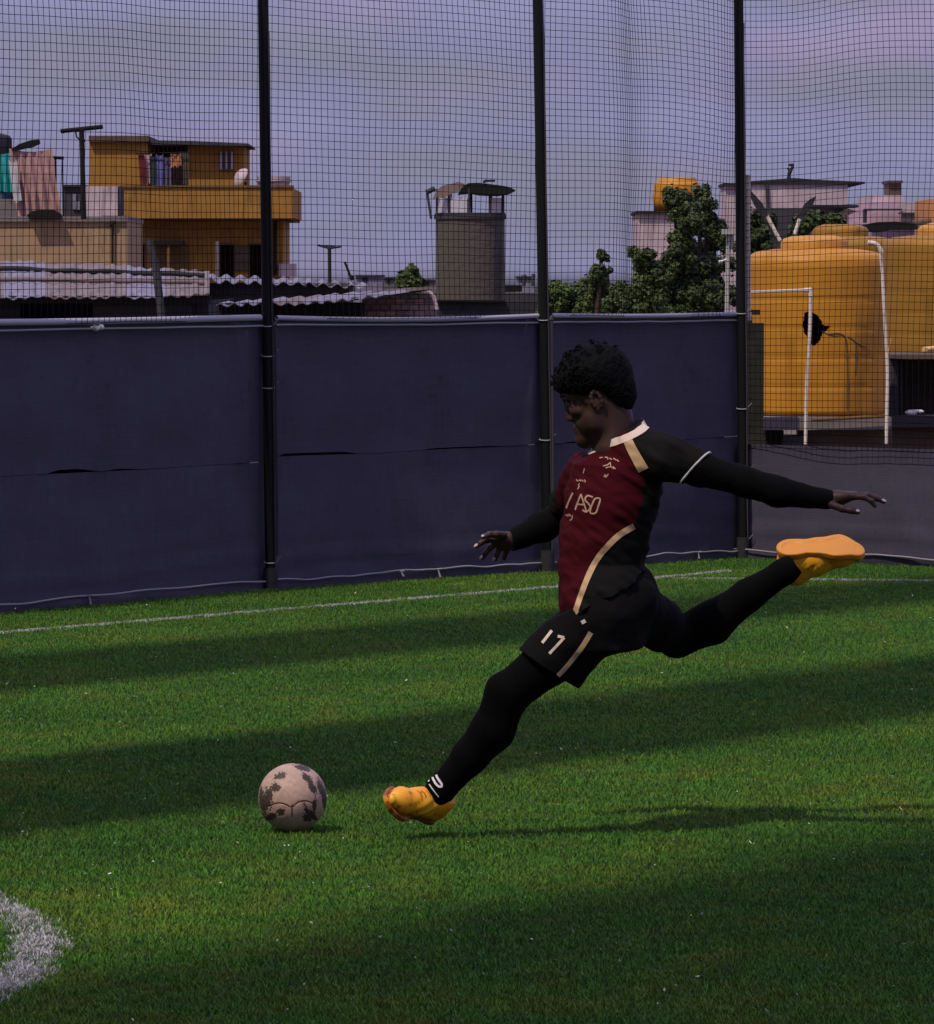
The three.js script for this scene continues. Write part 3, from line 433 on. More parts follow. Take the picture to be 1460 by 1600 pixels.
// ------------------------------------------------------------------ round tower with a canopy
{
  const D = 108, c = P(735, 470, D), R = P(789, 400, D).x - P(681, 400, D).x, r = R / 2, yT = P(735, 341, D).y, t = thing('round_tower', 'round grey plastered tower with a railed top and dark canopy', 'tower', V3(c.x, 0, c.z));
  part(t, 'drum', new THREE.CylinderGeometry(r, r * 1.01, yT, 48, 12, false).translate(c.x, yT / 2, c.z), M.tower);
  part(t, 'rim', new THREE.CylinderGeometry(r * 1.05, r * 1.05, 0.1, 48).translate(c.x, yT + 0.03, c.z), M.slate);
  const yR = P(735, 305, D).y, y0 = yT + 0.08;
  const panel = new THREE.MeshPhysicalMaterial({ color: 0xd8d2dc, roughness: 0.4, transmission: 0.45, thickness: 0, side: THREE.DoubleSide });
  for (let i = 0; i < 10; i++) { const a = i / 10 * 6.283 + 0.35, x = c.x + Math.cos(a) * r * 1.0, z = c.z + Math.sin(a) * r * 1.0; part(t, 'upright', rod(V3(x, y0, z), V3(x, yR + 0.14, z), 0.03, 0.026, 6), M.slate); const a2 = a + 6.283 / 20; if (i % 3 !== 1) part(t, 'screen', box(r * 0.5, (yR - y0) * 0.8, 0.012, c.x + Math.cos(a2) * r * 0.95, y0 + (yR - y0) * 0.45, c.z + Math.sin(a2) * r * 0.95, -a2 + Math.PI / 2), panel); }
  part(t, 'rail', new THREE.TorusGeometry(r * 1.0, 0.02, 6, 40).rotateX(Math.PI / 2).translate(c.x, y0 + 0.02, c.z), M.slate);
  const g = prism([[716, 303], [722, 293], [732, 286], [748, 285.5], [778, 289], [796, 292], [806, 297], [796, 302], [778, 305], [750, 304], [735, 301]], c.z * -1 - r * 1.0, r * 2.0);
  part(t, 'canopy', g, M.dark); part(t, 'canopy_bracket', [rod(P(757, 286, D - r), P(757, 282, D - r), 0.03), rod(P(757, 282.5, D - r), P(774, 282.5, D - r), 0.025)], M.dark);
  part(t, 'torn_canopy_sheet', prism([[676, 312], [682, 298], [690, 291], [716, 284], [728, 288], [716, 300], [704, 303], [694, 310], [684, 308]], D - r * 0.9, 0.12), mot(0.22, 0.15, 0.14, 0.8));
  part(t, 'corner_post', [rod(P(667, 296, D - 0.4), P(674, 342, D - 0.4), 0.03), rod(P(666, 301, D - 0.4), P(680, 294, D - 0.4), 0.06)], M.slate);
}
// ------------------------------------------------------------------ foliage
function foliage(blobs, n, leaf, seed, tone = 1) {
  const R = rng(seed), pos = [], nor = [], col = [], uv = [], idx = [], vol = blobs.map(b => b[3] ** 2), tot = vol.reduce((a, b) => a + b, 0);
  const subs = blobs.map(b => Array.from({ length: 14 }, () => { const d = V3(R() - 0.5, R() - 0.5, R() - 0.5).normalize(), q = b[3] / FOC * b[2] * (0.35 + 0.6 * R()); return [d.multiplyScalar(q), 0.2 + 0.3 * R()]; }));
  for (let i = 0; i < n; i++) {
    let k = 0, q = R() * tot; while (q > vol[k] && k < blobs.length - 1) q -= vol[k++];
    const [px, py, D, rp] = blobs[k], c0 = P(px, py, D), r0 = rp / FOC * D, sb = subs[k][(R() * 14) | 0], c = c0.clone().add(sb[0]), r = r0 * sb[1];
    const d = V3(R() - 0.5, R() - 0.5, R() - 0.5).normalize(), rad = r * Math.pow(R(), 0.4) * (R() < 0.07 ? 1.5 : 1);
    const p = c.clone().addScaledVector(d, rad); if (p.y < 0.05) continue;
    const n0 = d.clone().add(V3(R() - 0.5, R() * 0.9 - 0.1, R() - 0.5)).normalize(), t0 = V3(R() - 0.5, R() * 0.6 - 0.45, R() - 0.5).cross(n0).normalize(), s0 = V3().crossVectors(n0, t0), L = leaf * (0.6 + 0.8 * R()), w = L * 0.42, b = pos.length / 3;
    const v = [p.clone(), p.clone().addScaledVector(t0, L * 0.5).addScaledVector(s0, w).addScaledVector(n0, L * 0.08), p.clone().addScaledVector(t0, L).addScaledVector(n0, -L * 0.12), p.clone().addScaledVector(t0, L * 0.5).addScaledVector(s0, -w).addScaledVector(n0, L * 0.08)];
    const f = tone * (0.6 + 0.8 * R()) * (0.85 + 0.5 * noise(p.x * 2, p.y * 2, p.z * 2)), yl = R() < 0.12 ? 0.6 : 0.15 * R();
    for (const x of v) { pos.push(x.x, x.y, x.z); nor.push(n0.x, n0.y, n0.z); col.push((0.05 + 0.07 * yl) * f, (0.085 + 0.055 * yl) * f, 0.012 * f); uv.push(0, 0); }
    idx.push(b, b + 1, b + 3, b + 1, b + 2, b + 3);
  }
  const g = new THREE.BufferGeometry(); g.setAttribute('position', new THREE.Float32BufferAttribute(pos, 3)); g.setAttribute('color', new THREE.Float32BufferAttribute(col, 3)); g.setAttribute('uv', new THREE.Float32BufferAttribute(uv, 2)); g.setIndex(idx); const q = g.toNonIndexed(); q.computeVertexNormals(); return q;
}
const leafM = mat(1, 1, 1, 0.6, { vertexColors: true, side: THREE.DoubleSide });
function shrub(name, label, category, blobs, n, leaf, seed, tone, group) {
  const [x0, y0, D] = blobs[0], f = P(x0, 500, D).setY(0), t = thing(name, label, category, f, group), R = rng(seed + 99);
  const tips = blobs.map(b => P(b[0], b[1], b[2])), st = [];
  for (const q of tips) { const m = f.clone().lerp(q, 0.5).add(V3((R() - 0.5) * 0.15, 0.05, (R() - 0.5) * 0.1)); st.push(tube([f.clone().add(V3((R() - 0.5) * 0.06, 0, (R() - 0.5) * 0.06)), m, q], 0.016 + 0.012 * R(), 10, 6)); }
  part(t, 'trunk', st, M.bark); part(t, 'crown', foliage(blobs, n, leaf, seed, tone), leafM); return t;
}
shrub('shrub', 'low spreading bush just right of the middle black post', 'bush', [[880, 470, 46, 30], [862, 462, 46, 22], [905, 462, 46.4, 30], [898, 486, 46, 34], [866, 492, 46, 30]], 11000, 0.034, 21, 1.05);
shrub('shrub', 'upright bush with a pointed tip left of the tall tree', 'bush', [[940, 420, 45.6, 18], [941, 400, 45.6, 10], [937, 440, 45.6, 20], [945, 462, 45.8, 26], [930, 486, 45.8, 30]], 9000, 0.033, 22, 0.8);
shrub('shrub', 'broad mid-height bush in front of the pale wall', 'bush', [[1005, 404, 45, 20], [992, 396, 45.4, 12], [1018, 430, 45, 28], [985, 462, 45, 28], [1010, 476, 45, 36], [965, 470, 45, 26]], 14000, 0.034, 23, 0.9);
shrub('tree', 'tall dense tree standing before the orange rooftop tank', 'tree', [[1075, 320, 47, 28], [1052, 310, 47, 18], [1096, 306, 47.2, 16], [1112, 330, 47.2, 24], [1068, 358, 46.8, 30], [1118, 372, 47.2, 26], [1062, 400, 46.8, 32], [1098, 392, 47.4, 24], [1112, 420, 47, 30], [1048, 446, 46.8, 32], [1088, 470, 46.8, 40], [1120, 466, 47, 34], [1060, 490, 46.8, 36]], 46000, 0.035, 24, 0.62);
shrub('shrub', 'small round tree beyond the tin roofs left of the tower', 'tree', [[640, 432, 118, 12], [630, 437, 118, 10], [652, 440, 118, 11], [642, 424, 118, 7], [640, 446, 118, 16]], 1500, 0.13, 25, 0.8);
shrub('shrub', 'dark bush behind the corner post beside the white posts', 'bush', [[1178, 350, 60, 20], [1190, 372, 60, 22], [1172, 385, 60, 22], [1200, 350, 60, 14]], 4000, 0.055, 26, 0.45);
shrub('shrub', 'green bush growing above the orange tank', 'bush', [[1262, 345, 80, 18], [1285, 350, 80, 17], [1305, 346, 80, 13], [1246, 358, 80, 14]], 4000, 0.075, 27, 0.7);

// ------------------------------------------------------------------ houses at the right
{
  const D = 95;
  const p = thing('pale_wall_house', 'pale house with an orange rooftop tank behind the tall tree', 'house', P(1022, 500, D).setY(0));
  part(p, 'wall', pboxTo(997, 333, 1062, D, 3), M.pale); part(p, 'roof_edge', pbox(994, 329.5, 1064, 334, D - 0.1, 3.2), M.charcoal);
  const k = thing('rooftop_tank', 'small orange water tank on the roof of the pale house', 'water tank', P(1058, 330, D + 1.5));
  const r = (P(1096, 300, D + 1.5).x - P(1020, 300, D + 1.5).x) / 2, y0 = P(1058, 330, D + 1.5).y, y1 = P(1058, 276, D + 1.5).y, h = y1 - y0, c = P(1058, 330, D + 2);
  part(k, 'tank_body', new THREE.LatheGeometry([[0, 0], [r * 0.96, 0], [r * 0.96, h * 0.25], [r, h * 0.28], [r, h * 0.5], [r * 0.96, h * 0.53], [r * 0.96, h * 0.75], [r * 0.9, h * 0.86], [0, h * 0.9]].map(q => new THREE.Vector2(...q)), 32).translate(c.x, y0, c.z), M.tank);
  part(k, 'lid', new THREE.CylinderGeometry(r * 0.75, r * 0.82, h * 0.12, 32).translate(c.x, y0 + h * 0.93, c.z), M.tankLid);
  const E = 110, w = thing('white_house', 'white flat-roofed house with a dark roof line above the tanks', 'house', P(1250, 500, E).setY(0));
  part(w, 'wall', pboxTo(1166, 288, 1325, E, 5), M.pale);
  part(w, 'roof_edge', [prism([[1160, 284], [1240, 278], [1282, 281], [1352, 284], [1352, 287], [1282, 288], [1166, 287.5]], E - 0.06, 6)], M.charcoal);
  part(w, 'drain_pipe', rod(P(1199, 288, E - 0.05), P(1201, 345, E - 0.05), 0.04), M.slate);
  part(w, 'lower_wall', pboxTo(1190, 325, 1278, E - 0.1, 1), M.slate); part(w, 'ledge', pbox(1262, 320, 1342, 324, E - 0.9, 1.2), M.charcoal); part(w, 'awning', prism([[1300, 336], [1326, 326], [1340, 330], [1324, 337]], E - 1, 0.6), M.rust);
  part(w, 'wall_end', [pboxTo(1270, 324, 1318, E - 0.6, 0.5)], M.concrete);
  part(w, 'window', pbox(1186, 349, 1196, 375, E - 0.4, 0.1), M.tinBlue);
  const lw = thing('side_wall', 'narrow pale wall with a dark top left of the corner post', 'wall', P(1140, 500, 100).setY(0)); part(lw, 'wall', pboxTo(1134, 289, 1175, 100, 2), M.pale); part(lw, 'coping', pbox(1131, 286, 1177, 290, 99.9, 2.2), M.charcoal);
  const a = thing('roof_aerial', 'small dark forked aerial on the white house roof', 'aerial', P(1234, 280, E)); part(a, 'mast', [rod(P(1233, 282, E), P(1233, 270, E), 0.06, 0.03), rod(P(1233, 272, E), P(1240, 258, E), 0.05, 0.03)], M.charcoal); part(a, 'crossbar', [rod(P(1232, 258, E), P(1241, 257, E), 0.03), rod(P(1234, 268, E), P(1231, 262, E), 0.025)], M.charcoal);
  const s = thing('pink_house', 'pinkish stepped house with a boxy roof cabin at the right edge', 'house', P(1410, 500, 120).setY(0));
  part(s, 'wall', [pboxTo(1360, 316, 1500, 120, 6), pboxTo(1334, 330, 1364, 120.5, 5)], mot(0.5, 0.33, 0.43, 0.3)); part(s, 'upper_wall', [pbox(1360, 305, 1412, 320, 121, 4), pbox(1410, 318, 1500, 346, 119.5, 3)], M.pale); part(s, 'ledge', [pbox(1352, 326, 1410, 328.5, 119.3, 0.5), pbox(1406, 332, 1456, 334, 119.2, 0.4), pbox(1350, 327, 1355, 348, 119.4, 0.3)], M.slate);
  part(s, 'roof_cabin', pbox(1389, 284, 1409, 305, 121.5, 1.4), M.rust); part(s, 'cabin_roof', pbox(1387, 282, 1411, 286, 121.4, 1.7), M.rust); part(s, 'cabin_leg', [rod(P(1394, 304, 121.5), P(1394, 310, 121.5), 0.06), rod(P(1404, 304, 121.5), P(1404, 310, 121.5), 0.06)], M.rust);
  single('orange_wall', 'orange house wall at the right picture edge above the tanks', 'wall', pboxTo(1453, 311, 1500, 90, 3), mot(0.55, 0.22, 0.08, 0.3));
  single('dark_awning', 'dark ragged awning above the right-hand tank', 'awning', prism([[1322, 361], [1345, 353], [1372, 347], [1400, 346], [1428, 350], [1440, 354], [1436, 358], [1400, 358], [1380, 362], [1350, 360]], 70, 1.2), M.dark);
  single('broken_slats', 'pile of dark broken slats beside the ragged awning', 'debris', [rod(P(1430, 350, 69), P(1456, 346, 69), 0.05), rod(P(1434, 356, 69), P(1455, 352, 69), 0.06), rod(P(1440, 346, 69), P(1446, 360, 69), 0.05), rod(P(1426, 347, 69), P(1452, 357, 69), 0.03)], M.rust);
  single('pink_tarp', 'pale pink tarpaulin strip lying above the orange tank', 'tarpaulin', prism([[1288, 363], [1300, 358], [1322, 357], [1342, 361], [1342, 365], [1288, 366]], 44, 0.4), mot(0.55, 0.38, 0.38, 1));
  // two crossed dark beams
  for (const [pts, lab] of [[[[1166, 294], [1172, 296], [1192, 318], [1206, 350], [1220, 374], [1212, 376], [1198, 350], [1180, 322]], 'dark leaning board with a pale edge beside the corner post'], [[[1276, 306], [1270, 322], [1256, 340], [1244, 364], [1238, 362], [1248, 336], [1258, 318], [1268, 310]], 'dark leaning board rising to the right above the tank']]) single('leaning_board', lab, 'board', prism(pts, 55, 0.06), M.charcoal, 'leaning boards above the orange tank');
  single('batten', 'pale batten along the dark leaning board', 'batten', rod(P(1199, 338, 54.8), P(1219, 376, 54.8), 0.022, 0.022, 8), M.pipe);
  single('batten', 'short pale batten along the right-leaning board', 'batten', rod(P(1250, 342, 54.8), P(1242, 366, 54.8), 0.022, 0.022, 8), M.pipe);
}
// ------------------------------------------------------------------ orange tanks, their stand and pipes
{
  function tank(label, cx, top, bottom, rpx, D, m, lid, hole) {
    const r = rpx / FOC * D, y0 = P(cx, bottom, D).y, y1 = P(cx, top, D).y, h = y1 - y0, c = P(cx, bottom, D + r), b = V3(P(cx, bottom, D).x, y0, c.z), pr = [[0, 0], [r * 0.97, 0], [r, 0.03]], t = thing('water_tank', label, 'water tank', b, 'large orange water tanks');
    for (let k = 1; k < 5; k++) { const y = h * 0.82 * k / 5; pr.push([r, y - 0.03], [r * 0.993, y - 0.01], [r * 0.993, y + 0.01], [r, y + 0.03]); }
    pr.push([r, h * 0.84], [r * 0.985, h * 0.875], [r * 0.94, h * 0.905], [r * 0.86, h * 0.925], [r * 0.7, h * 0.935], [r * 0.62, h * 0.94], [0, h * 0.95]);
    let prof = pr; if (hole) { prof = [pr[0]]; for (let i = 1; i < pr.length; i++) { const n = i > 1 && i < pr.length - 4 ? Math.max(1, Math.ceil((pr[i][1] - pr[i - 1][1]) / 0.006)) : 1; for (let k = 1; k <= n; k++) prof.push([lerp(pr[i - 1][0], pr[i][0], k / n), lerp(pr[i - 1][1], pr[i][1], k / n)]); } }
    const bg = new THREE.LatheGeometry(prof.map(q => new THREE.Vector2(...q)), hole ? 300 : 64).translate(b.x, y0, b.z);
    if (hole) { const p = bg.attributes.position, ix = bg.index.array, keep = []; for (let i = 0; i < ix.length; i += 3) { const c = [0, 1, 2].reduce((a, k) => [a[0] + p.getX(ix[i + k]) / 3, a[1] + p.getY(ix[i + k]) / 3, a[2] + p.getZ(ix[i + k]) / 3], [0, 0, 0]); if (c[2] > b.z) { const [u, v] = toPx(...c); let inside = false; for (let a = 0, e = hole.length - 1; a < hole.length; e = a++) if ((hole[a][1] > v) !== (hole[e][1] > v) && u < (hole[e][0] - hole[a][0]) * (v - hole[a][1]) / (hole[e][1] - hole[a][1]) + hole[a][0]) inside = !inside; if (inside) continue; } keep.push(ix[i], ix[i + 1], ix[i + 2]); } bg.setIndex(keep); }
    part(t, 'tank_body', bg, m);
    part(t, 'lid', new THREE.LatheGeometry([[0, 0.1], [r * 0.3, 0.098], [r * 0.44, 0.075], [r * 0.48, 0.05], [r * 0.48, -0.02]].map(q => new THREE.Vector2(...q)).reverse(), 48).translate(b.x - r * 0.02, y0 + h * 0.94, b.z), lid);
    return [t, b, r, y0, h];
  }
  const ring = [[1257, 489], [1266, 486], [1276, 491], [1284, 501], [1286, 508], [1299, 510], [1292, 516], [1285, 522], [1281, 533], [1272, 541], [1266, 537], [1262, 526], [1256, 520], [1255, 505]];
  const [t, b, r, y0, h] = tank('large orange water tank with a dark torn hole, behind the low fence', 1282, 372, 650, 111, 34, DS(M.tank), M.tankLid, ring);
  const onT = (px, py, lift) => { const q = P(px, py, 34), x = q.x - b.x, z = Math.sqrt(Math.max(0, r * r - x * x)), n = V3(x, 0, z).normalize(); return V3(b.x + x, q.y, b.z + z).addScaledVector(n, lift); };
  const crack = (pts, rr) => tube(pts.map(q => onT(q[0], q[1], 0.001)), rr, 24, 5);
  part(t, 'crack', crack([[1296, 522], [1310, 521], [1321, 526], [1324, 545], [1325, 590], [1325, 640]], 0.006), M.rust);
  part(t, 'crack', crack([[1284, 518], [1300, 524], [1336, 532], [1340, 560], [1338, 585]], 0.004), M.rust);
  part(t, 'stain_band', crack([[1325, 526], [1350, 541], [1384, 543]], 0.004), M.rust);
  tank('orange water tank cut by the right picture edge, standing higher', 1500, 355, 556, 112, 36.5, M.tankDull, M.tankLid);
  tank('orange water tank mostly hidden behind the torn one', 1322, 357, 556, 92, 38, M.tankDull, M.tankDull);
  const st = thing('tank_stand', 'pale concrete slab stand under the torn orange tank', 'stand', P(1285, 700, 34.4).setY(0));
  part(st, 'slab', pbox(1194, 652, 1393, 672, 33.85, 1.35), M.concrete); part(st, 'edge_batten', rod(P(1268, 656, 33.8), P(1386, 650, 33.8), 0.013), M.ochreDark); part(st, 'pier', [pboxTo(1262, 673, 1392, 34.0, 1.1)], M.rust); part(st, 'pier', [pboxTo(1196, 673, 1225, 34.1, 1.0)], M.dark);
  part(st, 'crate', pbox(1226, 681, 1262, 700, 33.9, 0.2), M.slate);
  const sh = thing('pump_box', 'black box-shaped stand under the right-hand tank', 'stand', P(1440, 700, 35.5).setY(0));
  part(sh, 'top_slab', pbox(1392, 554, 1620, 561, 35.3, 2.4), M.rust); part(sh, 'back_wall', [pboxTo(1394, 556, 1620, 37.7, 0.1), pboxTo(1390, 558, 1396, 35.4, 2.3)], M.rust); part(sh, 'upright', [rod(P(1398, 562, 35.4), P(1398, 700, 35.4), 0.03), rod(P(1408, 575, 35.45), P(1408, 650, 35.45), 0.012)], M.charcoal); part(sh, 'shelf', pbox(1394, 650, 1620, 668, 35.2, 2.4), M.slate); part(sh, 'base', pboxTo(1394, 669, 1620, 35.3, 1), M.rust);
  single('white_rag', 'crumpled white rag on the shelf under the right-hand tank', 'rag', [new THREE.IcosahedronGeometry(0.04, 2).scale(1.2, 0.6, 1).translate(...P(1424, 645, 35.4).toArray()), new THREE.IcosahedronGeometry(0.035, 2).scale(1.5, 0.5, 1).translate(...P(1433, 643, 35.4).toArray())], M.white);
  single('orange_spout', 'pale orange outlet spout at the right picture edge', 'spout', [rod(P(1444, 546, 35.9), P(1480, 542, 35.9), 0.02), rod(P(1446, 549, 35.9), P(1446, 543, 35.9), 0.026)], mat(0.6, 0.35, 0.16, 0.6));
  const D = 33.2, bend = (p, q, s) => new THREE.SphereGeometry(s, 10, 8).translate(...P(p, q, D).toArray());
  const pp = thing('water_pipe', 'white pipe that runs across and down before the torn tank', 'pipe', P(1262, 694, D));
  part(pp, 'run', [rod(P(1166, 457, D), P(1266, 453, D), 0.0115), bend(1266, 453, 0.016)], M.pipe); part(pp, 'drop', [tube([P(1267, 453, D), P(1266, 510, D), P(1261, 600, D), P(1259, 694, D)], 0.0125, 20, 10)], M.pipe); part(pp, 'elbow', [rod(P(1266.5, 451, D), P(1266.8, 463, D), 0.0165), rod(P(1256, 453.5, D), P(1267, 453, D), 0.0165)], M.pipe);
  const p2 = thing('water_pipe', 'white pipe between the two orange tanks, with a bent top', 'pipe', P(1385, 694, D));
  part(p2, 'drop', tube([P(1376, 388, D), P(1379, 430, D), P(1384, 520, D), P(1387, 580, D), P(1386, 640, D), P(1385, 694, D)], 0.0125, 30, 10), M.pipe); part(p2, 'elbow', [tube([P(1378, 396, D), P(1375, 388, D), P(1368, 381, D), P(1356, 379, D)], 0.017, 16, 10)], M.pipe); part(p2, 'clip', [rod(P(1389, 548, D), P(1393, 528, D), 0.006), rod(P(1387, 556, D), P(1390, 546, D), 0.008)], mat(0.5, 0.26, 0.06, 0.7));
  const wp = thing('white_post', 'weathered white post with a cap behind the fence, left of the corner', 'post', P(1137, 500, 31.5).setY(0));
  part(wp, 'shaft', rod(P(1136, 492, 31.5), P(1138, 360, 31.5), 0.0145, 0.0125), mot(0.55, 0.52, 0.5, 3)); part(wp, 'cap', [pbox(1128, 358, 1147, 366, 31.45, 0.1), pbox(1140, 364, 1147, 386, 31.5, 0.07)], mot(0.5, 0.48, 0.46, 3)); part(wp, 'hook', [rod(P(1126, 409, 31.4), P(1136, 405, 31.4), 0.007), new THREE.SphereGeometry(0.012, 8, 6).translate(...P(1126, 409, 31.4).toArray())], M.white); part(wp, 'foot', new THREE.CylinderGeometry(0.012, 0.03, 0.05, 10).translate(...P(1136, 496, 31.45).toArray()), M.white);
  single('brick_pier', 'dark mossy pier with broken bricks on top behind the corner post', 'pier', [pbox(1166, 484, 1188, 492, 33, 0.2), pbox(1164, 494, 1176, 505, 33, 0.2), pboxTo(1164, 505, 1194, 33.5, 0.2)], mot(0.026, 0.028, 0.022, 1.5));
}

// ------------------------------------------------------------------ football
{
  const c0 = G(457.5, 1302), r = 54 / FOC * -c0.z, C = V3(P(457.5, 1246.5, -c0.z).x, r + 0.004, c0.z);
  const patches = [[-0.34, 0.7, 0.16, 0.07, 0.35], [0.42, 0.66, 0.14, 0.06, -0.6], [0.55, 0.47, 0.06, 0.14, 0.35], [0.62, 0.36, 0.07, 0.15, 0.3], [0.86, 0.26, 0.07, 0.28, 0.35], [-0.46, 0.38, 0.11, 0.1, 0.4], [-0.62, 0.16, 0.06, 0.2, -0.1], [-0.72, 0.0, 0.12, 0.24, 0.1], [-0.84, -0.1, 0.1, 0.34, 0.15], [-0.62, -0.5, 0.2, 0.08, 0.5], [-0.3, -0.33, 0.1, 0.085, 0], [0.44, -0.28, 0.05, 0.2, 0.35], [0.43, -0.5, 0.1, 0.13, 0.4], [0.66, -0.16, 0.05, 0.16, -0.1], [0.6, -0.45, 0.06, 0.16, 0.5], [0.95, -0.1, 0.05, 0.3, 0.1], [-0.88, 0.2, 0.04, 0.14, 0.2], [0.3, 0.9, 0.2, 0.05, -0.3]];
  const W = 1024, H = 512, d = new Uint8Array(W * H * 4), bump = new Uint8Array(W * H * 4);
  const seam = (u, v) => { const arc = (cx, cy, rx, ry) => Math.abs(Math.hypot((u - cx) / rx, (v - cy) / ry) - 1) * Math.min(rx, ry); let m = 1; if (v > -0.18 && Math.abs(u) < 0.72) { m = Math.min(u < 0 ? arc(-0.34, -0.34, 0.37, 0.28) : 1, u >= 0 ? arc(0.36, -0.34, 0.37, 0.34) : 1); } if (Math.abs(u) < 0.1 && v < -0.1 && v > -0.46) m = Math.min(m, Math.abs(u - 0.02)); return m; };
  const seam2 = (x, y, z) => { let m = 1; for (const [a, b, c, k] of [[1, 0.3, 0.2, 0.5], [-0.6, 0.8, 0.3, 0.55], [0.2, -0.9, 0.5, 0.5], [0.1, 0.9, 0.5, 0.72], [-0.3, -0.2, -1, 0.5], [0.5, 0.2, -0.9, 0.6]]) { const l = Math.hypot(a, b, c); m = Math.min(m, Math.abs((a * x + b * y + c * z) / l - k)); } return m; };
  for (let j = 0; j < H; j++) for (let i = 0; i < W; i++) {
    const th = (1 - (j + 0.5) / H) * Math.PI, ph = (i + 0.5) / W * 2 * Math.PI, x = -Math.cos(ph) * Math.sin(th), y = Math.cos(th), z = Math.sin(ph) * Math.sin(th), o = (j * W + i) * 4;
    const n = fbm(x * 6, y * 6, z * 6, 5), nf = fbm(x * 16 + 3, y * 16, z * 16, 4);
    let worn = 0; if (z > -0.2) for (const [u, v, a, b, t] of patches) { const du = x - u, dv = y - v, cu = du * Math.cos(t) + dv * Math.sin(t), cv = -du * Math.sin(t) + dv * Math.cos(t); worn = Math.max(worn, 1.0 - Math.hypot(cu / (a * 1.25), cv / (b * 1.25)) + 1.3 * nf + 0.12 + 0.5 * n); } else worn = 0.3 + 2 * n;
    const w = smooth(0.02, 0.26, worn), s = z > 0 ? smooth(0.028, 0.012, seam(x, y) + 0.012 * nf) : 0, s2 = z > 0.05 ? 0 : smooth(0.02, 0.008, seam2(x, y, z)) * 0.35, scuff = smooth(0.05, 0.3, fbm(x * 22, y * 40, z * 22 + 4, 3)) * smooth(0.35, 0.75, y) * 0.8;
    const dirt = 0.9 + 0.35 * n + 0.2 * nf; let cr = 0.47 * dirt, cg = 0.315 * dirt, cb = 0.255 * dirt;
    cr = lerp(cr, 0.28, scuff); cg = lerp(cg, 0.2, scuff); cb = lerp(cb, 0.22, scuff);
    cr = lerp(cr, 0.055 * (0.8 + nf), w); cg = lerp(cg, 0.033 * (0.8 + nf), w); cb = lerp(cb, 0.025 * (0.8 + nf), w);
    cr = lerp(cr, 0.11, Math.max(s, s2)); cg = lerp(cg, 0.025, Math.max(s, s2)); cb = lerp(cb, 0.02, Math.max(s, s2));
    const g = v => 255 * Math.pow(clamp(v, 0, 1), 1 / 2.2); d[o] = g(cr); d[o + 1] = g(cg); d[o + 2] = g(cb); d[o + 3] = 255;
    const hgt = clamp(0.8 - 0.5 * Math.max(s, s2 * 2) - 0.4 * w + 0.1 * nf, 0, 1) * 255; bump[o] = bump[o + 1] = bump[o + 2] = hgt; bump[o + 3] = 255;
  }
  const mk = (a, srgb) => { const t = new THREE.DataTexture(a, W, H); t.magFilter = t.minFilter = THREE.LinearFilter; t.wrapS = THREE.RepeatWrapping; if (srgb) t.colorSpace = THREE.SRGBColorSpace; t.needsUpdate = true; return t; };
  const g = new THREE.SphereGeometry(r, 128, 96);
  { const p = g.attributes.position, q = V3(); for (let i = 0; i < p.count; i++) { q.fromBufferAttribute(p, i).normalize(); const s = q.z > 0 ? smooth(0.03, 0.0, seam(q.x, q.y)) : 0; q.multiplyScalar(r - 0.0012 * s ); p.setXYZ(i, q.x, q.y, q.z); } g.computeVertexNormals(); }
  const m = finish(new THREE.Mesh(g, mat(1, 1, 1, 0.6, { map: mk(d, true), bumpMap: mk(bump, false), bumpScale: 0.002 }))); m.name = 'football'; m.position.copy(C); scene.add(m);
  meta(m, 'worn dirty white football with peeling dark patches on the grass', 'football');
}

// ------------------------------------------------------------------ player: distance fields joined smoothly and meshed
const PD = 15.06, SC = FOC / PD;   // distance of the player, picture pixels per metre there
const J = (px, py, dz = 0) => P(px, py, PD - dz);
const X = (px, py) => P(px, py, PD);
function cap(a, b, ra, rb = ra) { const bx = b.x - a.x, by = b.y - a.y, bz = b.z - a.z, l2 = bx * bx + by * by + bz * bz + 1e-12; return (x, y, z) => { const px = x - a.x, py = y - a.y, pz = z - a.z; let t = (px * bx + py * by + pz * bz) / l2; t = t < 0 ? 0 : t > 1 ? 1 : t; const dx = px - bx * t, dy = py - by * t, dz = pz - bz * t; return Math.sqrt(dx * dx + dy * dy + dz * dz) - ra - (rb - ra) * t; }; }
function smin(a, b, k) { const h = Math.max(k - Math.abs(a - b), 0) / k; return Math.min(a, b) - h * h * k * 0.25; }
function join(list, k) { return (x, y, z) => { let d = list[0](x, y, z); for (let i = 1; i < list.length; i++) d = smin(d, list[i](x, y, z), k); return d; }; }
function ell(c, ax, r) { return (x, y, z) => { const px = x - c.x, py = y - c.y, pz = z - c.z; const u = (px * ax[0].x + py * ax[0].y + pz * ax[0].z) / r[0], v = (px * ax[1].x + py * ax[1].y + pz * ax[1].z) / r[1], w = (px * ax[2].x + py * ax[2].y + pz * ax[2].z) / r[2], k = Math.hypot(u, v, w); return (k - 1) * Math.min(r[0], r[1], r[2]) * (k < 1 ? 1 : 1.15); }; }
const plane = (p, n) => (x, y, z) => (x - p.x) * n.x + (y - p.y) * n.y + (z - p.z) * n.z;   // negative side is kept
const cut = (f, ...pl) => (x, y, z) => { let d = f(x, y, z); for (const p of pl) d = Math.max(d, p(x, y, z)); return d; };
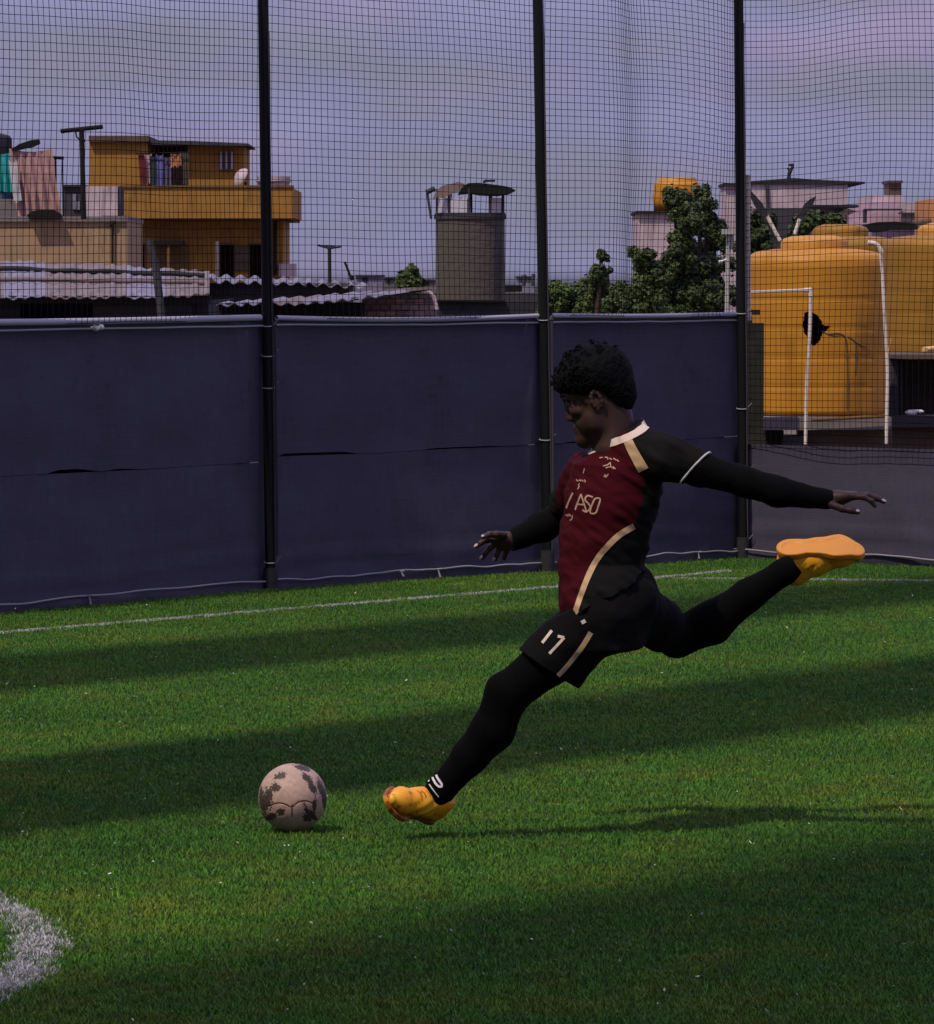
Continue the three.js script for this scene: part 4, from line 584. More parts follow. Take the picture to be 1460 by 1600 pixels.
function surface(f, lo, hi, h) {
  const nx = Math.ceil((hi.x - lo.x) / h) + 1, ny = Math.ceil((hi.y - lo.y) / h) + 1, nz = Math.ceil((hi.z - lo.z) / h) + 1, s = new Float32Array(nx * ny * nz), at = (i, j, k) => (k * ny + j) * nx + i;
  // coarse pass skips blocks far from the surface
  const B = 6; for (let k0 = 0; k0 < nz; k0 += B) for (let j0 = 0; j0 < ny; j0 += B) for (let i0 = 0; i0 < nx; i0 += B) {
    const c = f(lo.x + (i0 + B / 2) * h, lo.y + (j0 + B / 2) * h, lo.z + (k0 + B / 2) * h), far = Math.abs(c) > B * h * 1.5 + 0.012;
    for (let k = k0; k < Math.min(nz, k0 + B); k++) for (let j = j0; j < Math.min(ny, j0 + B); j++) for (let i = i0; i < Math.min(nx, i0 + B); i++) s[at(i, j, k)] = far ? c : f(lo.x + i * h, lo.y + j * h, lo.z + k * h);
  }
  const id = new Int32Array(nx * ny * nz).fill(-1), pos = [], idx = [];
  for (let k = 0; k < nz - 1; k++) for (let j = 0; j < ny - 1; j++) for (let i = 0; i < nx - 1; i++) {
    let m = 0; for (let q = 0; q < 8; q++) if (s[at(i + (q & 1), j + (q >> 1 & 1), k + (q >> 2))] < 0) m |= 1 << q; if (m === 0 || m === 255) continue;
    let x = 0, y = 0, z = 0, n = 0;
    for (const [p, q] of [[0, 1], [2, 3], [4, 5], [6, 7], [0, 2], [1, 3], [4, 6], [5, 7], [0, 4], [1, 5], [2, 6], [3, 7]]) { if ((m >> p & 1) === (m >> q & 1)) continue; const a = s[at(i + (p & 1), j + (p >> 1 & 1), k + (p >> 2))], b = s[at(i + (q & 1), j + (q >> 1 & 1), k + (q >> 2))], t = a / (a - b); x += lerp(p & 1, q & 1, t); y += lerp(p >> 1 & 1, q >> 1 & 1, t); z += lerp(p >> 2, q >> 2, t); n++; }
    id[at(i, j, k)] = pos.length / 3; pos.push(lo.x + (i + x / n) * h, lo.y + (j + y / n) * h, lo.z + (k + z / n) * h);
  }
  const quad = (a, b, c, d, flip) => { if (a < 0 || b < 0 || c < 0 || d < 0) return; flip ? idx.push(a, c, b, a, d, c) : idx.push(a, b, c, a, c, d); };
  for (let k = 1; k < nz - 1; k++) for (let j = 1; j < ny - 1; j++) for (let i = 1; i < nx - 1; i++) {
    const a = s[at(i, j, k)] < 0;
    if (a !== s[at(i + 1, j, k)] < 0) quad(id[at(i, j - 1, k - 1)], id[at(i, j, k - 1)], id[at(i, j, k)], id[at(i, j - 1, k)], !a);
    if (a !== s[at(i, j + 1, k)] < 0) quad(id[at(i - 1, j, k - 1)], id[at(i - 1, j, k)], id[at(i, j, k)], id[at(i, j, k - 1)], !a);
    if (a !== s[at(i, j, k + 1)] < 0) quad(id[at(i - 1, j - 1, k)], id[at(i, j - 1, k)], id[at(i, j, k)], id[at(i - 1, j, k)], !a);
  }
  const nor = new Float32Array(pos.length), e = h * 0.4;
  for (let i = 0; i < pos.length; i += 3) {
    let x = pos[i], y = pos[i + 1], z = pos[i + 2]; let gx, gy, gz, l;
    for (let r = 0; r < 2; r++) { gx = f(x + e, y, z) - f(x - e, y, z); gy = f(x, y + e, z) - f(x, y - e, z); gz = f(x, y, z + e) - f(x, y, z - e); l = Math.hypot(gx, gy, gz) || 1; if (!r) { const d = clamp(f(x, y, z), -h, h) * 0.6, g1 = l / (2 * e); x -= gx / l * d / Math.max(g1, 0.6); y -= gy / l * d / Math.max(g1, 0.6); z -= gz / l * d / Math.max(g1, 0.6); pos[i] = x; pos[i + 1] = y; pos[i + 2] = z; } }
    nor[i] = gx / l; nor[i + 1] = gy / l; nor[i + 2] = gz / l;
  }
  const g = new THREE.BufferGeometry(); g.setAttribute('position', new THREE.Float32BufferAttribute(pos, 3)); g.setAttribute('normal', new THREE.BufferAttribute(nor, 3)); g.setIndex(idx); return g;
}
function boundsOf(pts, m) { const b = new THREE.Box3().setFromPoints(pts); return [b.min.subScalar(m), b.max.addScalar(m)]; }

// joints
const hipL = J(938, 958, 0.08), hipR = J(978, 948, -0.08), kneeL = J(795, 1083, 0.10), ankL = J(687, 1236, 0.05), kneeR = J(1058, 996, -0.36), ankR = J(1226, 893, -0.34);
const shL = J(1026, 708, 0.10), elL = J(1165, 753, 0.13), wrL = J(1296, 781, 0.12), shR = J(915, 742, -0.17), elR = J(880, 806, -0.30), wrR = J(800, 845, -0.22);
const neckB = J(968, 700, -0.02), calfL = J(770, 1140, 0.08), calfR = J(1112, 973, -0.36);
// torso: ellipse rows by height [py, centre px, centre dz, half width, half depth, yaw]
const rowsT = [[672, 975, -0.02, 0.075, 0.06, 52], [700, 979, -0.02, 0.12, 0.078, 52], [725, 966, -0.02, 0.155, 0.118, 54], [765, 960, -0.015, 0.165, 0.132, 58], [810, 953, -0.01, 0.155, 0.134, 66], [850, 944, 0, 0.143, 0.132, 78], [880, 939, 0, 0.138, 0.13, 84], [915, 944, 0, 0.178, 0.137, 92], [960, 948, 0, 0.208, 0.142, 98], [1010, 950, 0, 0.2, 0.13, 98]].map(r => { const p = J(r[1], r[0], r[2]); return [p.y, p.x, p.z, r[3], r[4], r[5] * Math.PI / 180]; });
function torso(inf) {
  return (x, y, z) => {
    let i = 0; while (i < rowsT.length - 2 && y < rowsT[i + 1][0]) i++;
    const a = rowsT[i], b = rowsT[i + 1], t = clamp((y - a[0]) / (b[0] - a[0]), 0, 1), m = k => lerp(a[k], b[k], t), dx = x - m(1), dz = z - m(2), ps = m(5), c = Math.cos(ps), s = Math.sin(ps);
    const u = (dx * c + dz * s) / (m(3) + inf), v = (-dx * s + dz * c) / (m(4) + inf), k = Math.pow(Math.pow(Math.abs(u), 2.3) + Math.pow(Math.abs(v), 2.3), 1 / 2.3);
    let d = (k - 1) * Math.min(m(3), m(4)) * 1.05; const over = Math.max(y - rowsT[0][0] - inf * 0.5, rowsT[9][0] - y); if (over > 0) d = Math.hypot(Math.max(d, 0), over) + Math.min(d, 0) * 0.2; return d;
  };
}
const armL = i => [cap(shL, J(1090, 731, 0.12), 0.053 + i, 0.049 + i), cap(J(1090, 731, 0.12), elL, 0.05 + i, 0.04 + i), cap(elL, J(1215, 768, 0.13), 0.042 + i, 0.042 + i), cap(J(1215, 768, 0.13), wrL, 0.042 + i, 0.026 + i)];
const armR = i => [cap(shR, elR, 0.058 + i, 0.044 + i), cap(elR, J(848, 823, -0.26), 0.046 + i, 0.043 + i), cap(J(848, 823, -0.26), wrR, 0.043 + i, 0.03 + i)];
const legL = i => [cap(hipL, J(862, 1030, 0.09), 0.094 + i, 0.074 + i), cap(J(862, 1030, 0.09), kneeL, 0.074 + i, 0.062 + i), cap(kneeL, calfL, 0.06 + i, 0.064 + i), cap(calfL, J(735, 1182, 0.06), 0.064 + i, 0.052 + i), cap(J(735, 1182, 0.06), ankL, 0.052 + i, 0.04 + i), cap(J(783, 1078, 0.11), J(777, 1100, 0.1), 0.045 + i, 0.042 + i)];
const legR = i => [cap(hipR, J(1016, 970, -0.2), 0.092 + i, 0.074 + i), cap(J(1016, 970, -0.2), kneeR, 0.074 + i, 0.06 + i), cap(kneeR, calfR, 0.059 + i, 0.066 + i), cap(calfR, J(1170, 930, -0.35), 0.064 + i, 0.048 + i), cap(J(1170, 930, -0.35), ankR, 0.048 + i, 0.037 + i)];
const hipsF = i => [cap(hipL, hipR, 0.096 + i, 0.094 + i), cap(J(980, 926, -0.02), J(980, 938, 0.04), 0.078 + i, 0.078 + i), cap(J(925, 940, 0.02), J(950, 930, -0.02), 0.1 + i)];
// head frame
const HC = J(924, 602, 0.0), hp = 22 * Math.PI / 180, hy = -0.12;
const HU = V3(-Math.sin(hp), Math.cos(hp), 0), HF = V3(-Math.cos(hp) * Math.cos(hy), -Math.sin(hp) * Math.cos(hy), Math.sin(hy)).normalize(); HU.addScaledVector(HF, -HU.dot(HF)).normalize();
const HS = V3().crossVectors(HU, HF).normalize(); if (HS.z < 0) HS.negate();   // towards the player's near ear
const h3 = (f, u, s = 0) => HC.clone().addScaledVector(HF, f).addScaledVector(HU, u).addScaledVector(HS, s);
function headField() {
  const ax = [HF, HU, HS], add = [ell(h3(-0.005, 0.012), ax, [0.1, 0.092, 0.08]), ell(h3(0.035, -0.06), ax, [0.058, 0.085, 0.062]), cap(h3(0.078, -0.148, 0), h3(0.03, -0.115, 0.05), 0.019, 0.018), cap(h3(0.078, -0.148, 0), h3(0.03, -0.115, -0.05), 0.019, 0.018), cap(h3(0.03, -0.115, 0.05), h3(0.0, -0.06, 0.062), 0.018, 0.016), cap(h3(0.03, -0.115, -0.05), h3(0.0, -0.06, -0.062), 0.018, 0.016), cap(h3(0.086, -0.15), h3(0.083, -0.152), 0.016)];
  const fine = [cap(h3(0.09, -0.022, 0), h3(0.1, -0.068, 0), 0.008, 0.0125), cap(h3(0.095, -0.075, 0.012), h3(0.09, -0.076, 0.016), 0.009, 0.008), cap(h3(0.095, -0.075, -0.012), h3(0.09, -0.076, -0.016), 0.009, 0.008), cap(h3(0.055, -0.118, 0.028), h3(0.03, -0.1, 0.046), 0.025, 0.023), cap(h3(0.055, -0.118, -0.028), h3(0.03, -0.1, -0.046), 0.025, 0.023), cap(h3(0.06, -0.1, 0.032), h3(0.035, -0.09, 0.05), 0.024, 0.022), cap(h3(0.06, -0.1, -0.032), h3(0.035, -0.09, -0.05), 0.024, 0.022), cap(h3(0.08, -0.11, 0), h3(0.08, -0.125, 0), 0.018, 0.016), cap(h3(0.088, -0.004, 0.016), h3(0.078, -0.006, 0.045), 0.012, 0.011), cap(h3(0.088, -0.004, -0.016), h3(0.078, -0.006, -0.045), 0.012, 0.011), cap(h3(0.091, -0.104, -0.014), h3(0.091, -0.104, 0.014), 0.0085), cap(h3(0.09, -0.117, -0.012), h3(0.09, -0.117, 0.012), 0.0095), cap(h3(0.07, -0.055, 0.042), h3(0.06, -0.06, 0.052), 0.018, 0.014), cap(h3(0.07, -0.055, -0.042), h3(0.06, -0.06, -0.052), 0.018, 0.014)];
  const neck = [cap(h3(-0.035, -0.08, 0), neckB, 0.058, 0.064), cap(h3(-0.02, -0.12, 0), J(955, 700, 0.02), 0.046, 0.05)];
  const base = join(add, 0.035), f2 = join(fine, 0.012), nk = join(neck, 0.03);
  const sock = [ell(h3(0.094, -0.026, 0.033), ax, [0.016, 0.011, 0.017]), ell(h3(0.094, -0.026, -0.033), ax, [0.016, 0.011, 0.017])], mouth = cap(h3(0.101, -0.1108, -0.018), h3(0.101, -0.1108, 0.018), 0.0028);
  const ears = []; for (const sg of [1, -1]) { const pts = []; for (let i = 0; i <= 8; i++) { const a = -0.9 + i / 8 * 4.6; pts.push(h3(-0.006 - 0.016 * Math.cos(a) * 0.9, -0.048 + 0.028 * Math.sin(a), sg * (0.078 + 0.006 * Math.sin(a * 0.5)))); } for (let i = 0; i < 8; i++) ears.push(cap(pts[i], pts[i + 1], 0.0058, 0.0055)); ears.push(ell(h3(-0.002, -0.05, sg * 0.073), ax, [0.016, 0.024, 0.007])); ears.push(cap(h3(0.004, -0.074, sg * 0.074), h3(0.006, -0.078, sg * 0.072), 0.008)); }
  const er = join(ears, 0.006);
  return (x, y, z) => { let d = smin(base(x, y, z), f2(x, y, z), 0.014); for (const s of sock) d = -smin(-d, s(x, y, z), 0.008); d = Math.max(d, -mouth(x, y, z)); d = smin(d, nk(x, y, z), 0.03); return smin(d, er(x, y, z), 0.006); };
}
// hands: palm plus five separate bent fingers, each listed knuckle to tip as [px, py, dz]
function hand(wrist, palm, fingers) {
  const parts = palm.map(([a, b, ra, rb]) => cap(J(...a), J(...b), ra, rb)); parts.push(cap(wrist, J(...palm[0][0]), 0.024, 0.02));
  const pal = join(parts, 0.018), fs = fingers.map(([pts, r0, r1]) => { const q = pts.map(p => J(...p)), c = []; for (let i = 0; i < q.length - 1; i++) c.push(cap(q[i], q[i + 1], lerp(r0, r1, i / (q.length - 1)), lerp(r0, r1, (i + 1) / (q.length - 1)))); return join(c, 0.006); });
  return (x, y, z) => { let d = pal(x, y, z); let f = 1; for (const g of fs) f = Math.min(f, g(x, y, z)); return smin(d, f, 0.008); };
}
const fingersL = [
  [[[1333, 776, 0.16], [1350, 777, 0.172], [1362, 783, 0.178], [1367, 790, 0.178]], 0.0098, 0.007], [[[1337, 774, 0.138], [1356, 774, 0.142], [1370, 779, 0.142], [1381, 784, 0.142]], 0.0098, 0.0068], [[[1336, 774, 0.114], [1355, 773, 0.112], [1369, 777, 0.11], [1379, 781, 0.108]], 0.0092, 0.0066], [[[1331, 776, 0.093], [1347, 777, 0.084], [1358, 780, 0.08], [1366, 784, 0.078]], 0.0085, 0.006],
  [[[1300, 789, 0.15], [1316, 795, 0.178], [1330, 798, 0.186], [1340, 800, 0.188]], 0.012, 0.0082]];
const handL = hand(wrL, [[[1306, 779, 0.12], [1333, 775, 0.158], 0.0185, 0.0125], [[1306, 779, 0.118], [1336, 774, 0.136], 0.0185, 0.0125], [[1306, 780, 0.116], [1335, 774, 0.114], 0.0185, 0.012], [[1305, 781, 0.112], [1330, 776, 0.094], 0.017, 0.0115]], fingersL);
const fingersR = [
  [[[772, 842, -0.185], [762, 844, -0.17], [752, 848, -0.165], [745, 854, -0.165]], 0.0096, 0.0072], [[[776, 848, -0.2], [766, 856, -0.19], [759, 864, -0.188], [754, 872, -0.19]], 0.0098, 0.0072], [[[784, 852, -0.215], [779, 860, -0.21], [776, 867, -0.208], [774, 874, -0.21]], 0.0094, 0.007], [[[793, 855, -0.228], [791, 862, -0.225], [789, 868, -0.225], [788, 873, -0.226]], 0.0086, 0.0064],
  [[[787, 836, -0.175], [776, 835, -0.155], [765, 835, -0.148], [756, 839, -0.146]], 0.012, 0.0085]];
const handR = hand(wrR, [[[794, 843, -0.21], [773, 842, -0.186], 0.019, 0.0125], [[794, 844, -0.212], [777, 848, -0.2], 0.019, 0.0125], [[795, 845, -0.215], [785, 852, -0.214], 0.018, 0.012], [[797, 846, -0.22], [793, 855, -0.227], 0.017, 0.0115]], fingersR);

const person = thing('person', 'player in a maroon and black kit with orange boots, kicking at the ball', 'person', J(660, 1290, 0.05).setY(0));
const skin = mat(0.044, 0.021, 0.0165, 0.5, { specularIntensity: 0.5, bumpMap: rep(GRAIN, 6), bumpScale: 0.0008 });
const blackCloth = mat(0.0032, 0.0032, 0.0036, 0.9, { specularIntensity: 0.12 }), knit = mat(0.0022, 0.0023, 0.0028, 0.9, { specularIntensity: 0.1 });
const headF = headField();
{ // one continuous body: head, neck, trunk, limbs and hands
  const rough = join([torso(-0.03), ...armL(-0.005), ...armR(-0.005), ...legL(-0.01), ...legR(-0.01), ...hipsF(-0.035), cap(h3(-0.035, -0.08), neckB, 0.05, 0.06)], 0.03);
  const [lo, hi] = boundsOf([hipL, kneeL, ankL, kneeR, ankR, shL, elL, wrL, wrR, shR, neckB, h3(-0.02, -0.08)], 0.13);
  const hl = boundsOf([HC, h3(0.1, -0.16), h3(-0.03, 0.09), neckB], 0.1), ha = boundsOf(fingersL.flatMap(f => f[0].map(p => J(...p))).concat([wrL]), 0.022), hb = boundsOf(fingersR.flatMap(f => f[0].map(p => J(...p))).concat([wrR]), 0.022);
  part(person, 'body', [surface(rough, lo, hi, 0.012), surface(headF, hl[0], hl[1], 0.0034), surface(handL, ha[0], ha[1], 0.0026), surface(handR, hb[0], hb[1], 0.0026)], skin);
  const nail = (pts) => { const a = J(...pts[pts.length - 2]), b = J(...pts[pts.length - 1]), d = b.clone().sub(a).normalize(), up = V3(-0.25, 0.75, 0.6).addScaledVector(d, -V3(-0.25, 0.75, 0.6).dot(d)).normalize(); const g = new THREE.SphereGeometry(1, 12, 8).scale(0.0085, 0.0022, 0.0055), m = new THREE.Matrix4().makeBasis(d, up, V3().crossVectors(d, up)); g.applyMatrix4(m); const p = b.clone().addScaledVector(up, 0.0063).addScaledVector(d, -0.001); return g.translate(p.x, p.y, p.z); };
  const nm = mat(0.42, 0.32, 0.31, 0.35); for (const f of [...fingersR.slice(0, 3), fingersR[4], fingersL[4], fingersL[1]]) part(person, 'fingernail', nail(f[0]), nm);
}
{ // eyes, brows, hair
  for (const s of [1, -1]) { const e = part(person, 'eye', new THREE.SphereGeometry(0.0125, 20, 14).translate(...h3(0.0795, -0.027, s * 0.033).toArray()), mat(0.1, 0.085, 0.08, 0.4)); part(e, 'iris', new THREE.SphereGeometry(0.0062, 14, 10).translate(...h3(0.0872, -0.0315, s * 0.034).toArray()), mat(0.012, 0.007, 0.005, 0.15)); part(person, 'eyelid', cut((x, y, z) => 1) && new THREE.SphereGeometry(0.0142, 18, 8, 0, 6.284, 0, 1.45).applyMatrix4(new THREE.Matrix4().makeBasis(HS, HU, HF)).rotateX(0).translate(...h3(0.0795, -0.0265, s * 0.033).toArray()), skin); }
  const hairM = mat(0.0022, 0.0021, 0.003, 0.7, { specularIntensity: 0.12 });
  for (const s of [1, -1]) part(person, 'eyebrow', tube([h3(0.099, 0.0, s * 0.014), h3(0.097, 0.005, s * 0.028), h3(0.083, 0.0, s * 0.052)], 0.0042, 10, 6), hairM);
  const ax = [HF, HU, HS], cran = join([ell(h3(-0.022, 0.026), ax, [0.118, 0.098, 0.094]), ell(h3(-0.07, -0.035), ax, [0.062, 0.085, 0.075]), ell(h3(0.06, 0.04), ax, [0.045, 0.04, 0.07])], 0.03);
  // leaves face, ears and nape free
  const faceCut = (x, y, z) => { const dx = x - HC.x, dy = y - HC.y, dz = z - HC.z, f = dx * HF.x + dy * HF.y + dz * HF.z, u = dx * HU.x + dy * HU.y + dz * HU.z; const line = f > 0.02 ? lerp(-0.022, 0.012, clamp((f - 0.02) / 0.07, 0, 1)) : f > -0.03 ? -0.022 : -0.022 - (-0.03 - f) * 2.2; return (Math.max(line, -0.118) - u) * 0.75; };
  const earFree = (x, y, z) => 0.03 - Math.hypot(x - h3(-0.004, -0.05, 0.08).x, y - h3(-0.004, -0.05, 0.08).y, (z - h3(-0.004, -0.05, 0.08).z) * 0.8);
  const hairF = (x, y, z) => { const b = cran(x, y, z); if (b > 0.05) return b; const fr = smooth(-0.06, 0.05, (x - HC.x) * HF.x + (y - HC.y) * HF.y + (z - HC.z) * HF.z), w = lerp(0.5, 1, fr) * (fbm(x * 34, y * 34, z * 34, 3) * 0.012 + Math.abs(noise(x * 75, y * 75, z * 75)) * 0.006); return Math.max(b - w + 0.002, faceCut(x, y, z) - 0.4 * w, earFree(x, y, z)) * 0.8; };
  const hb = boundsOf([h3(-0.13, -0.11), h3(0.11, 0.13), h3(-0.02, 0.13), h3(-0.13, 0.02)], 0.045); hb[0].z = HC.z - 0.13; hb[1].z = HC.z + 0.13;
  const R = rng(77), curls = [];
  for (let i = 0; i < 300; i++) { // small curls that break the outline
    const d = V3(R() - 0.5, R() - 0.42, R() - 0.5).normalize(); let t = 0.05; for (let k = 0; k < 30; k++) { const v = cran(HC.x + d.x * t, HC.y + d.y * t, HC.z + d.z * t); if (v > 0) break; t += 0.006; }
    const p = HC.clone().addScaledVector(d, t - 0.002); if (d.dot(HF) < -0.15 && d.y < 0.75 || faceCut(p.x, p.y, p.z) > -0.006 || earFree(p.x, p.y, p.z) > -0.005) continue;
    const s = V3(R() - 0.5, R() - 0.5, R() - 0.5).cross(d).normalize(), s2 = V3().crossVectors(d, s), L = 0.005 + 0.007 * R(), q = []; for (let k = 0; k <= 4; k++) { const a = k * 1.3, rr = 0.006 + 0.003 * R(); q.push(p.clone().addScaledVector(d, L * k / 4).addScaledVector(s, rr * Math.cos(a)).addScaledVector(s2, rr * Math.sin(a))); } curls.push(tube(q, 0.0022, 8, 4));
  }
  part(person, 'hair', [surface(hairF, hb[0], hb[1], 0.0038), ...curls], hairM, 'thick black curly hair');
}
// clothes follow the body, slightly larger, with folds
const fold = (x, y, z, a) => a * fbm(x * 9 + y * 5, y * 7 - x * 4, z * 9, 3);
const legsF = join([...legL(0.003), ...legR(0.003), cap(ankL, J(672, 1262, 0.03), 0.043, 0.034), cap(ankR, J(1244, 880, -0.35), 0.04, 0.036)], 0.02);
part(person, 'leggings', surface(cut((x, y, z) => legsF(x, y, z) + fold(x, y, z, 0.003), plane(J(674, 1258, 0.04), V3().subVectors(ankL, J(735, 1182, 0.06)).normalize()), plane(J(1244, 882, -0.34), V3().subVectors(ankR, calfR).normalize())), ...boundsOf([hipL, kneeL, ankL, hipR, kneeR, ankR], 0.12), 0.007), knit);
const sleevesF = join([...armL(0.004), ...armR(0.004)], 0.02);
part(person, 'undershirt', surface(cut((x, y, z) => sleevesF(x, y, z) + fold(x * 1.6, y * 1.6, z * 1.6, 0.006), plane(J(1300, 782, 0.12), V3().subVectors(wrL, elL).normalize()), plane(J(797, 845, -0.21), V3().subVectors(wrR, elR).normalize())), ...boundsOf([shL, elL, wrL, wrR, shR, neckB, elR], 0.08), 0.006), blackCloth);
// shorts
const hemN = V3(0.5, -0.866, 0).normalize(), hem = plane(X(893, 962), hemN);
const shortsBase = join([...hipsF(0.018), cap(hipL, J(848, 1042, 0.1), 0.11, 0.092), cap(J(925, 985, 0.05), J(880, 1052, 0.06), 0.075, 0.07), cap(hipR, J(1030, 975, -0.24), 0.1, 0.088), torso(-0.012)], 0.03);
const shortsF = cut((x, y, z) => shortsBase(x, y, z) + fold(x, y, z, 0.012), plane(X(862, 1045), V3(-0.62, -0.78, 0).normalize().applyAxisAngle(V3(0, 0, 1), 0.08)), (x, y, z) => -hem(x, y, z) - 0.03, plane(J(1035, 980, -0.25), V3(0.5, -0.3, -0.75).normalize()));
const shorts = part(person, 'shorts', surface(shortsF, ...boundsOf([J(800, 1080, 0.19), J(1060, 1020, -0.3), J(930, 860, 0.19), J(930, 870, -0.15)], 0.08), 0.006), mat(0.0055, 0.005, 0.0055, 0.9, { specularIntensity: 0.12 }));
// jersey
const sleeveHem = plane(J(1090, 736, 0.12), V3().subVectors(J(1112, 733, 0.12), J(1062, 716, 0.11)).normalize());
const jSleeveL = cut(join([cap(J(1000, 704, 0.07), J(1040, 716, 0.11), 0.07, 0.068), cap(J(1040, 716, 0.11), J(1120, 741, 0.12), 0.068, 0.06)], 0.03), plane(J(1088, 735, 0.12), V3(0.72, -0.66, 0.2).normalize()));
const jSleeveR = cap(shR, J(890, 785, -0.26), 0.072, 0.066);
const jT = torso(0.004);
const neckN = V3(-0.44, 0.88, 0.1).normalize(), neckP = J(970, 677, 0.05), neckCut = plane(neckP, neckN), jNeck = cap(J(974, 715, -0.01), J(974, 650, -0.015), 0.082, 0.064);
const notch = cap(J(919, 686, 0.04), J(930, 709, 0.08), 0.024, 0.003);
const jerseyF = (x, y, z) => {
  let d = smin(smin(smin(jT(x, y, z), jNeck(x, y, z), 0.04), jSleeveL(x, y, z), 0.035), jSleeveR(x, y, z), 0.035);
  if (d > 0.06) return d;
  const yy = (y - X(940, 900).y); d += 0.016 * fbm(x * 7 + y * 9, y * 6 - x * 3, z * 8, 3) + 0.005 * noise(x * 22 + y * 30, y * 9 - x * 6, z * 20) + 0.006 * Math.sin((x * 0.8 + y * 1.2) * 42 + 3 * noise(x * 6, y * 6, z * 6)) * smooth(0.02, -0.12, yy);
  
  return Math.max(d, hem(x, y, z) + 0.012 * Math.sin(x * 30 + z * 40), neckCut(x, y, z), -notch(x, y, z));
};
const poly = (pts, y) => { for (let i = 0; i < pts.length - 1; i++) if (y <= pts[i + 1][1]) { const t = clamp((y - pts[i][1]) / (pts[i + 1][1] - pts[i][1]), 0, 1); return lerp(pts[i][0], pts[i + 1][0], t); } return pts[pts.length - 1][0]; };
const seamPx = [[974, 660], [990, 705], [1004, 738], [1003, 775], [990, 818], [960, 842], [936, 866], [918, 896], [905, 924], [894, 960]];
let jersey;
{
  const g = surface(jerseyF, ...boundsOf([J(1115, 760, 0.12), J(870, 970, 0.2), J(1000, 640, 0.1), J(880, 760, -0.3), J(1010, 960, -0.15)], 0.06), 0.0048), p = g.attributes.position, c = new Float32Array(p.count * 3), cx = neckB.x;
  for (let i = 0; i < p.count; i++) { // dyed maroon front, black sides, back and sleeves
    const x = p.getX(i), y = p.getY(i), z = p.getZ(i), yp = PH / 2 - (y - X(730, 800).y) * SC, xp = 730 + x * SC; let k = 0;
    let r = 0; while (r < rowsT.length - 2 && y < rowsT[r + 1][0]) r++; const a = rowsT[r], b = rowsT[r + 1], t = clamp((y - a[0]) / (b[0] - a[0]), 0, 1), ps = lerp(a[5], b[5], t), dx = x - lerp(a[1], b[1], t), dz = z - lerp(a[2], b[2], t), fw = -dx * Math.sin(ps) + dz * Math.cos(ps);
    if (dz > -0.05) k = smooth(2, -2, xp - poly(seamPx, yp)); else k = fw > 0.02 ? 1 : 0; if (jSleeveR(x, y, z) < 0.004 && z < J(0, 0, -0.2).z) k = 0;
    c[3 * i] = lerp(0.0075, 0.043, k); c[3 * i + 1] = lerp(0.0072, 0.003, k); c[3 * i + 2] = lerp(0.0072, 0.0062, k);
  }
  g.setAttribute('color', new THREE.BufferAttribute(c, 3));
  jersey = part(person, 'jersey', g, mat(1, 1, 1, 0.85, { vertexColors: true, specularIntensity: 0.12 }));
}
// bands and print lie on the cloth: strips laid onto the surface, seen from the side of the body
function lay(f, px, py, lift = 0.0016) { const q = X(px, py); let z = q.z + 0.45; for (let i = 0; i < 120; i++) { const d = f(q.x, q.y, z) - lift; if (d < 0.0003) break; z -= Math.max(d * 0.6, 0.0004); if (z < q.z - 0.5) return null; } return V3(q.x, q.y, z); }
function strip(f, pts, w, closed = false) {
  const out = [], D = []; const P2 = pts.map(p => new THREE.Vector2(...p)), cu = new THREE.SplineCurve(closed ? [...P2, P2[0]] : P2), n = Math.max(3, Math.ceil(cu.getLength() / 2.2)), pos = [], idx = [], rows = Math.max(2, Math.ceil((typeof w === 'number' ? w : 12) / 3) + 1); let last = null, m = 0;
  for (let i = 0; i <= n; i++) { const t = i / n, c = cu.getPointAt(t), d = cu.getTangentAt(t), ww = typeof w === 'number' ? w : w(t), row = []; for (let k = 0; k < rows; k++) { const o = (k / (rows - 1) - 0.5) * ww; row.push(lay(f, c.x - d.y * o, c.y + d.x * o)); } if (row.some(v => !v)) { last = null; continue; } if (last && Math.max(...row.map((v, k) => v.distanceTo(last[k]))) > 0.06) last = null; const b = pos.length / 3; for (const v of row) pos.push(v.x, v.y, v.z); if (last) for (let k = 0; k < rows - 1; k++) { const p = b - rows + k, q = b + k; idx.push(p, q, p + 1, p + 1, q, q + 1); } last = row; }
  const g = new THREE.BufferGeometry(); g.setAttribute('position', new THREE.Float32BufferAttribute(pos, 3)); g.setIndex(idx); g.computeVertexNormals(); return g;
}
const tan = mat(0.46, 0.3, 0.17, 0.75, { side: THREE.DoubleSide }), ivory = mat(0.6, 0.47, 0.41, 0.7, { side: THREE.DoubleSide }), printM = mat(0.4, 0.24, 0.18, 0.7, { side: THREE.DoubleSide });
part(jersey, 'shoulder_band', strip(jerseyF, [[978, 683], [984, 697], [993, 714], [1003, 732]], t => lerp(14, 17, t)), tan);
part(jersey, 'side_band', strip(jerseyF, [[989, 819], [966, 832], [945, 852], [928, 875], [914, 903], [903, 932], [897, 949]], t => lerp(10, 8, t)), tan);
part(jersey, 'hem_mark', strip(jerseyF, [[899, 946], [893, 955]], 9), mat(0.62, 0.36, 0.26, 0.7, { side: THREE.DoubleSide }));
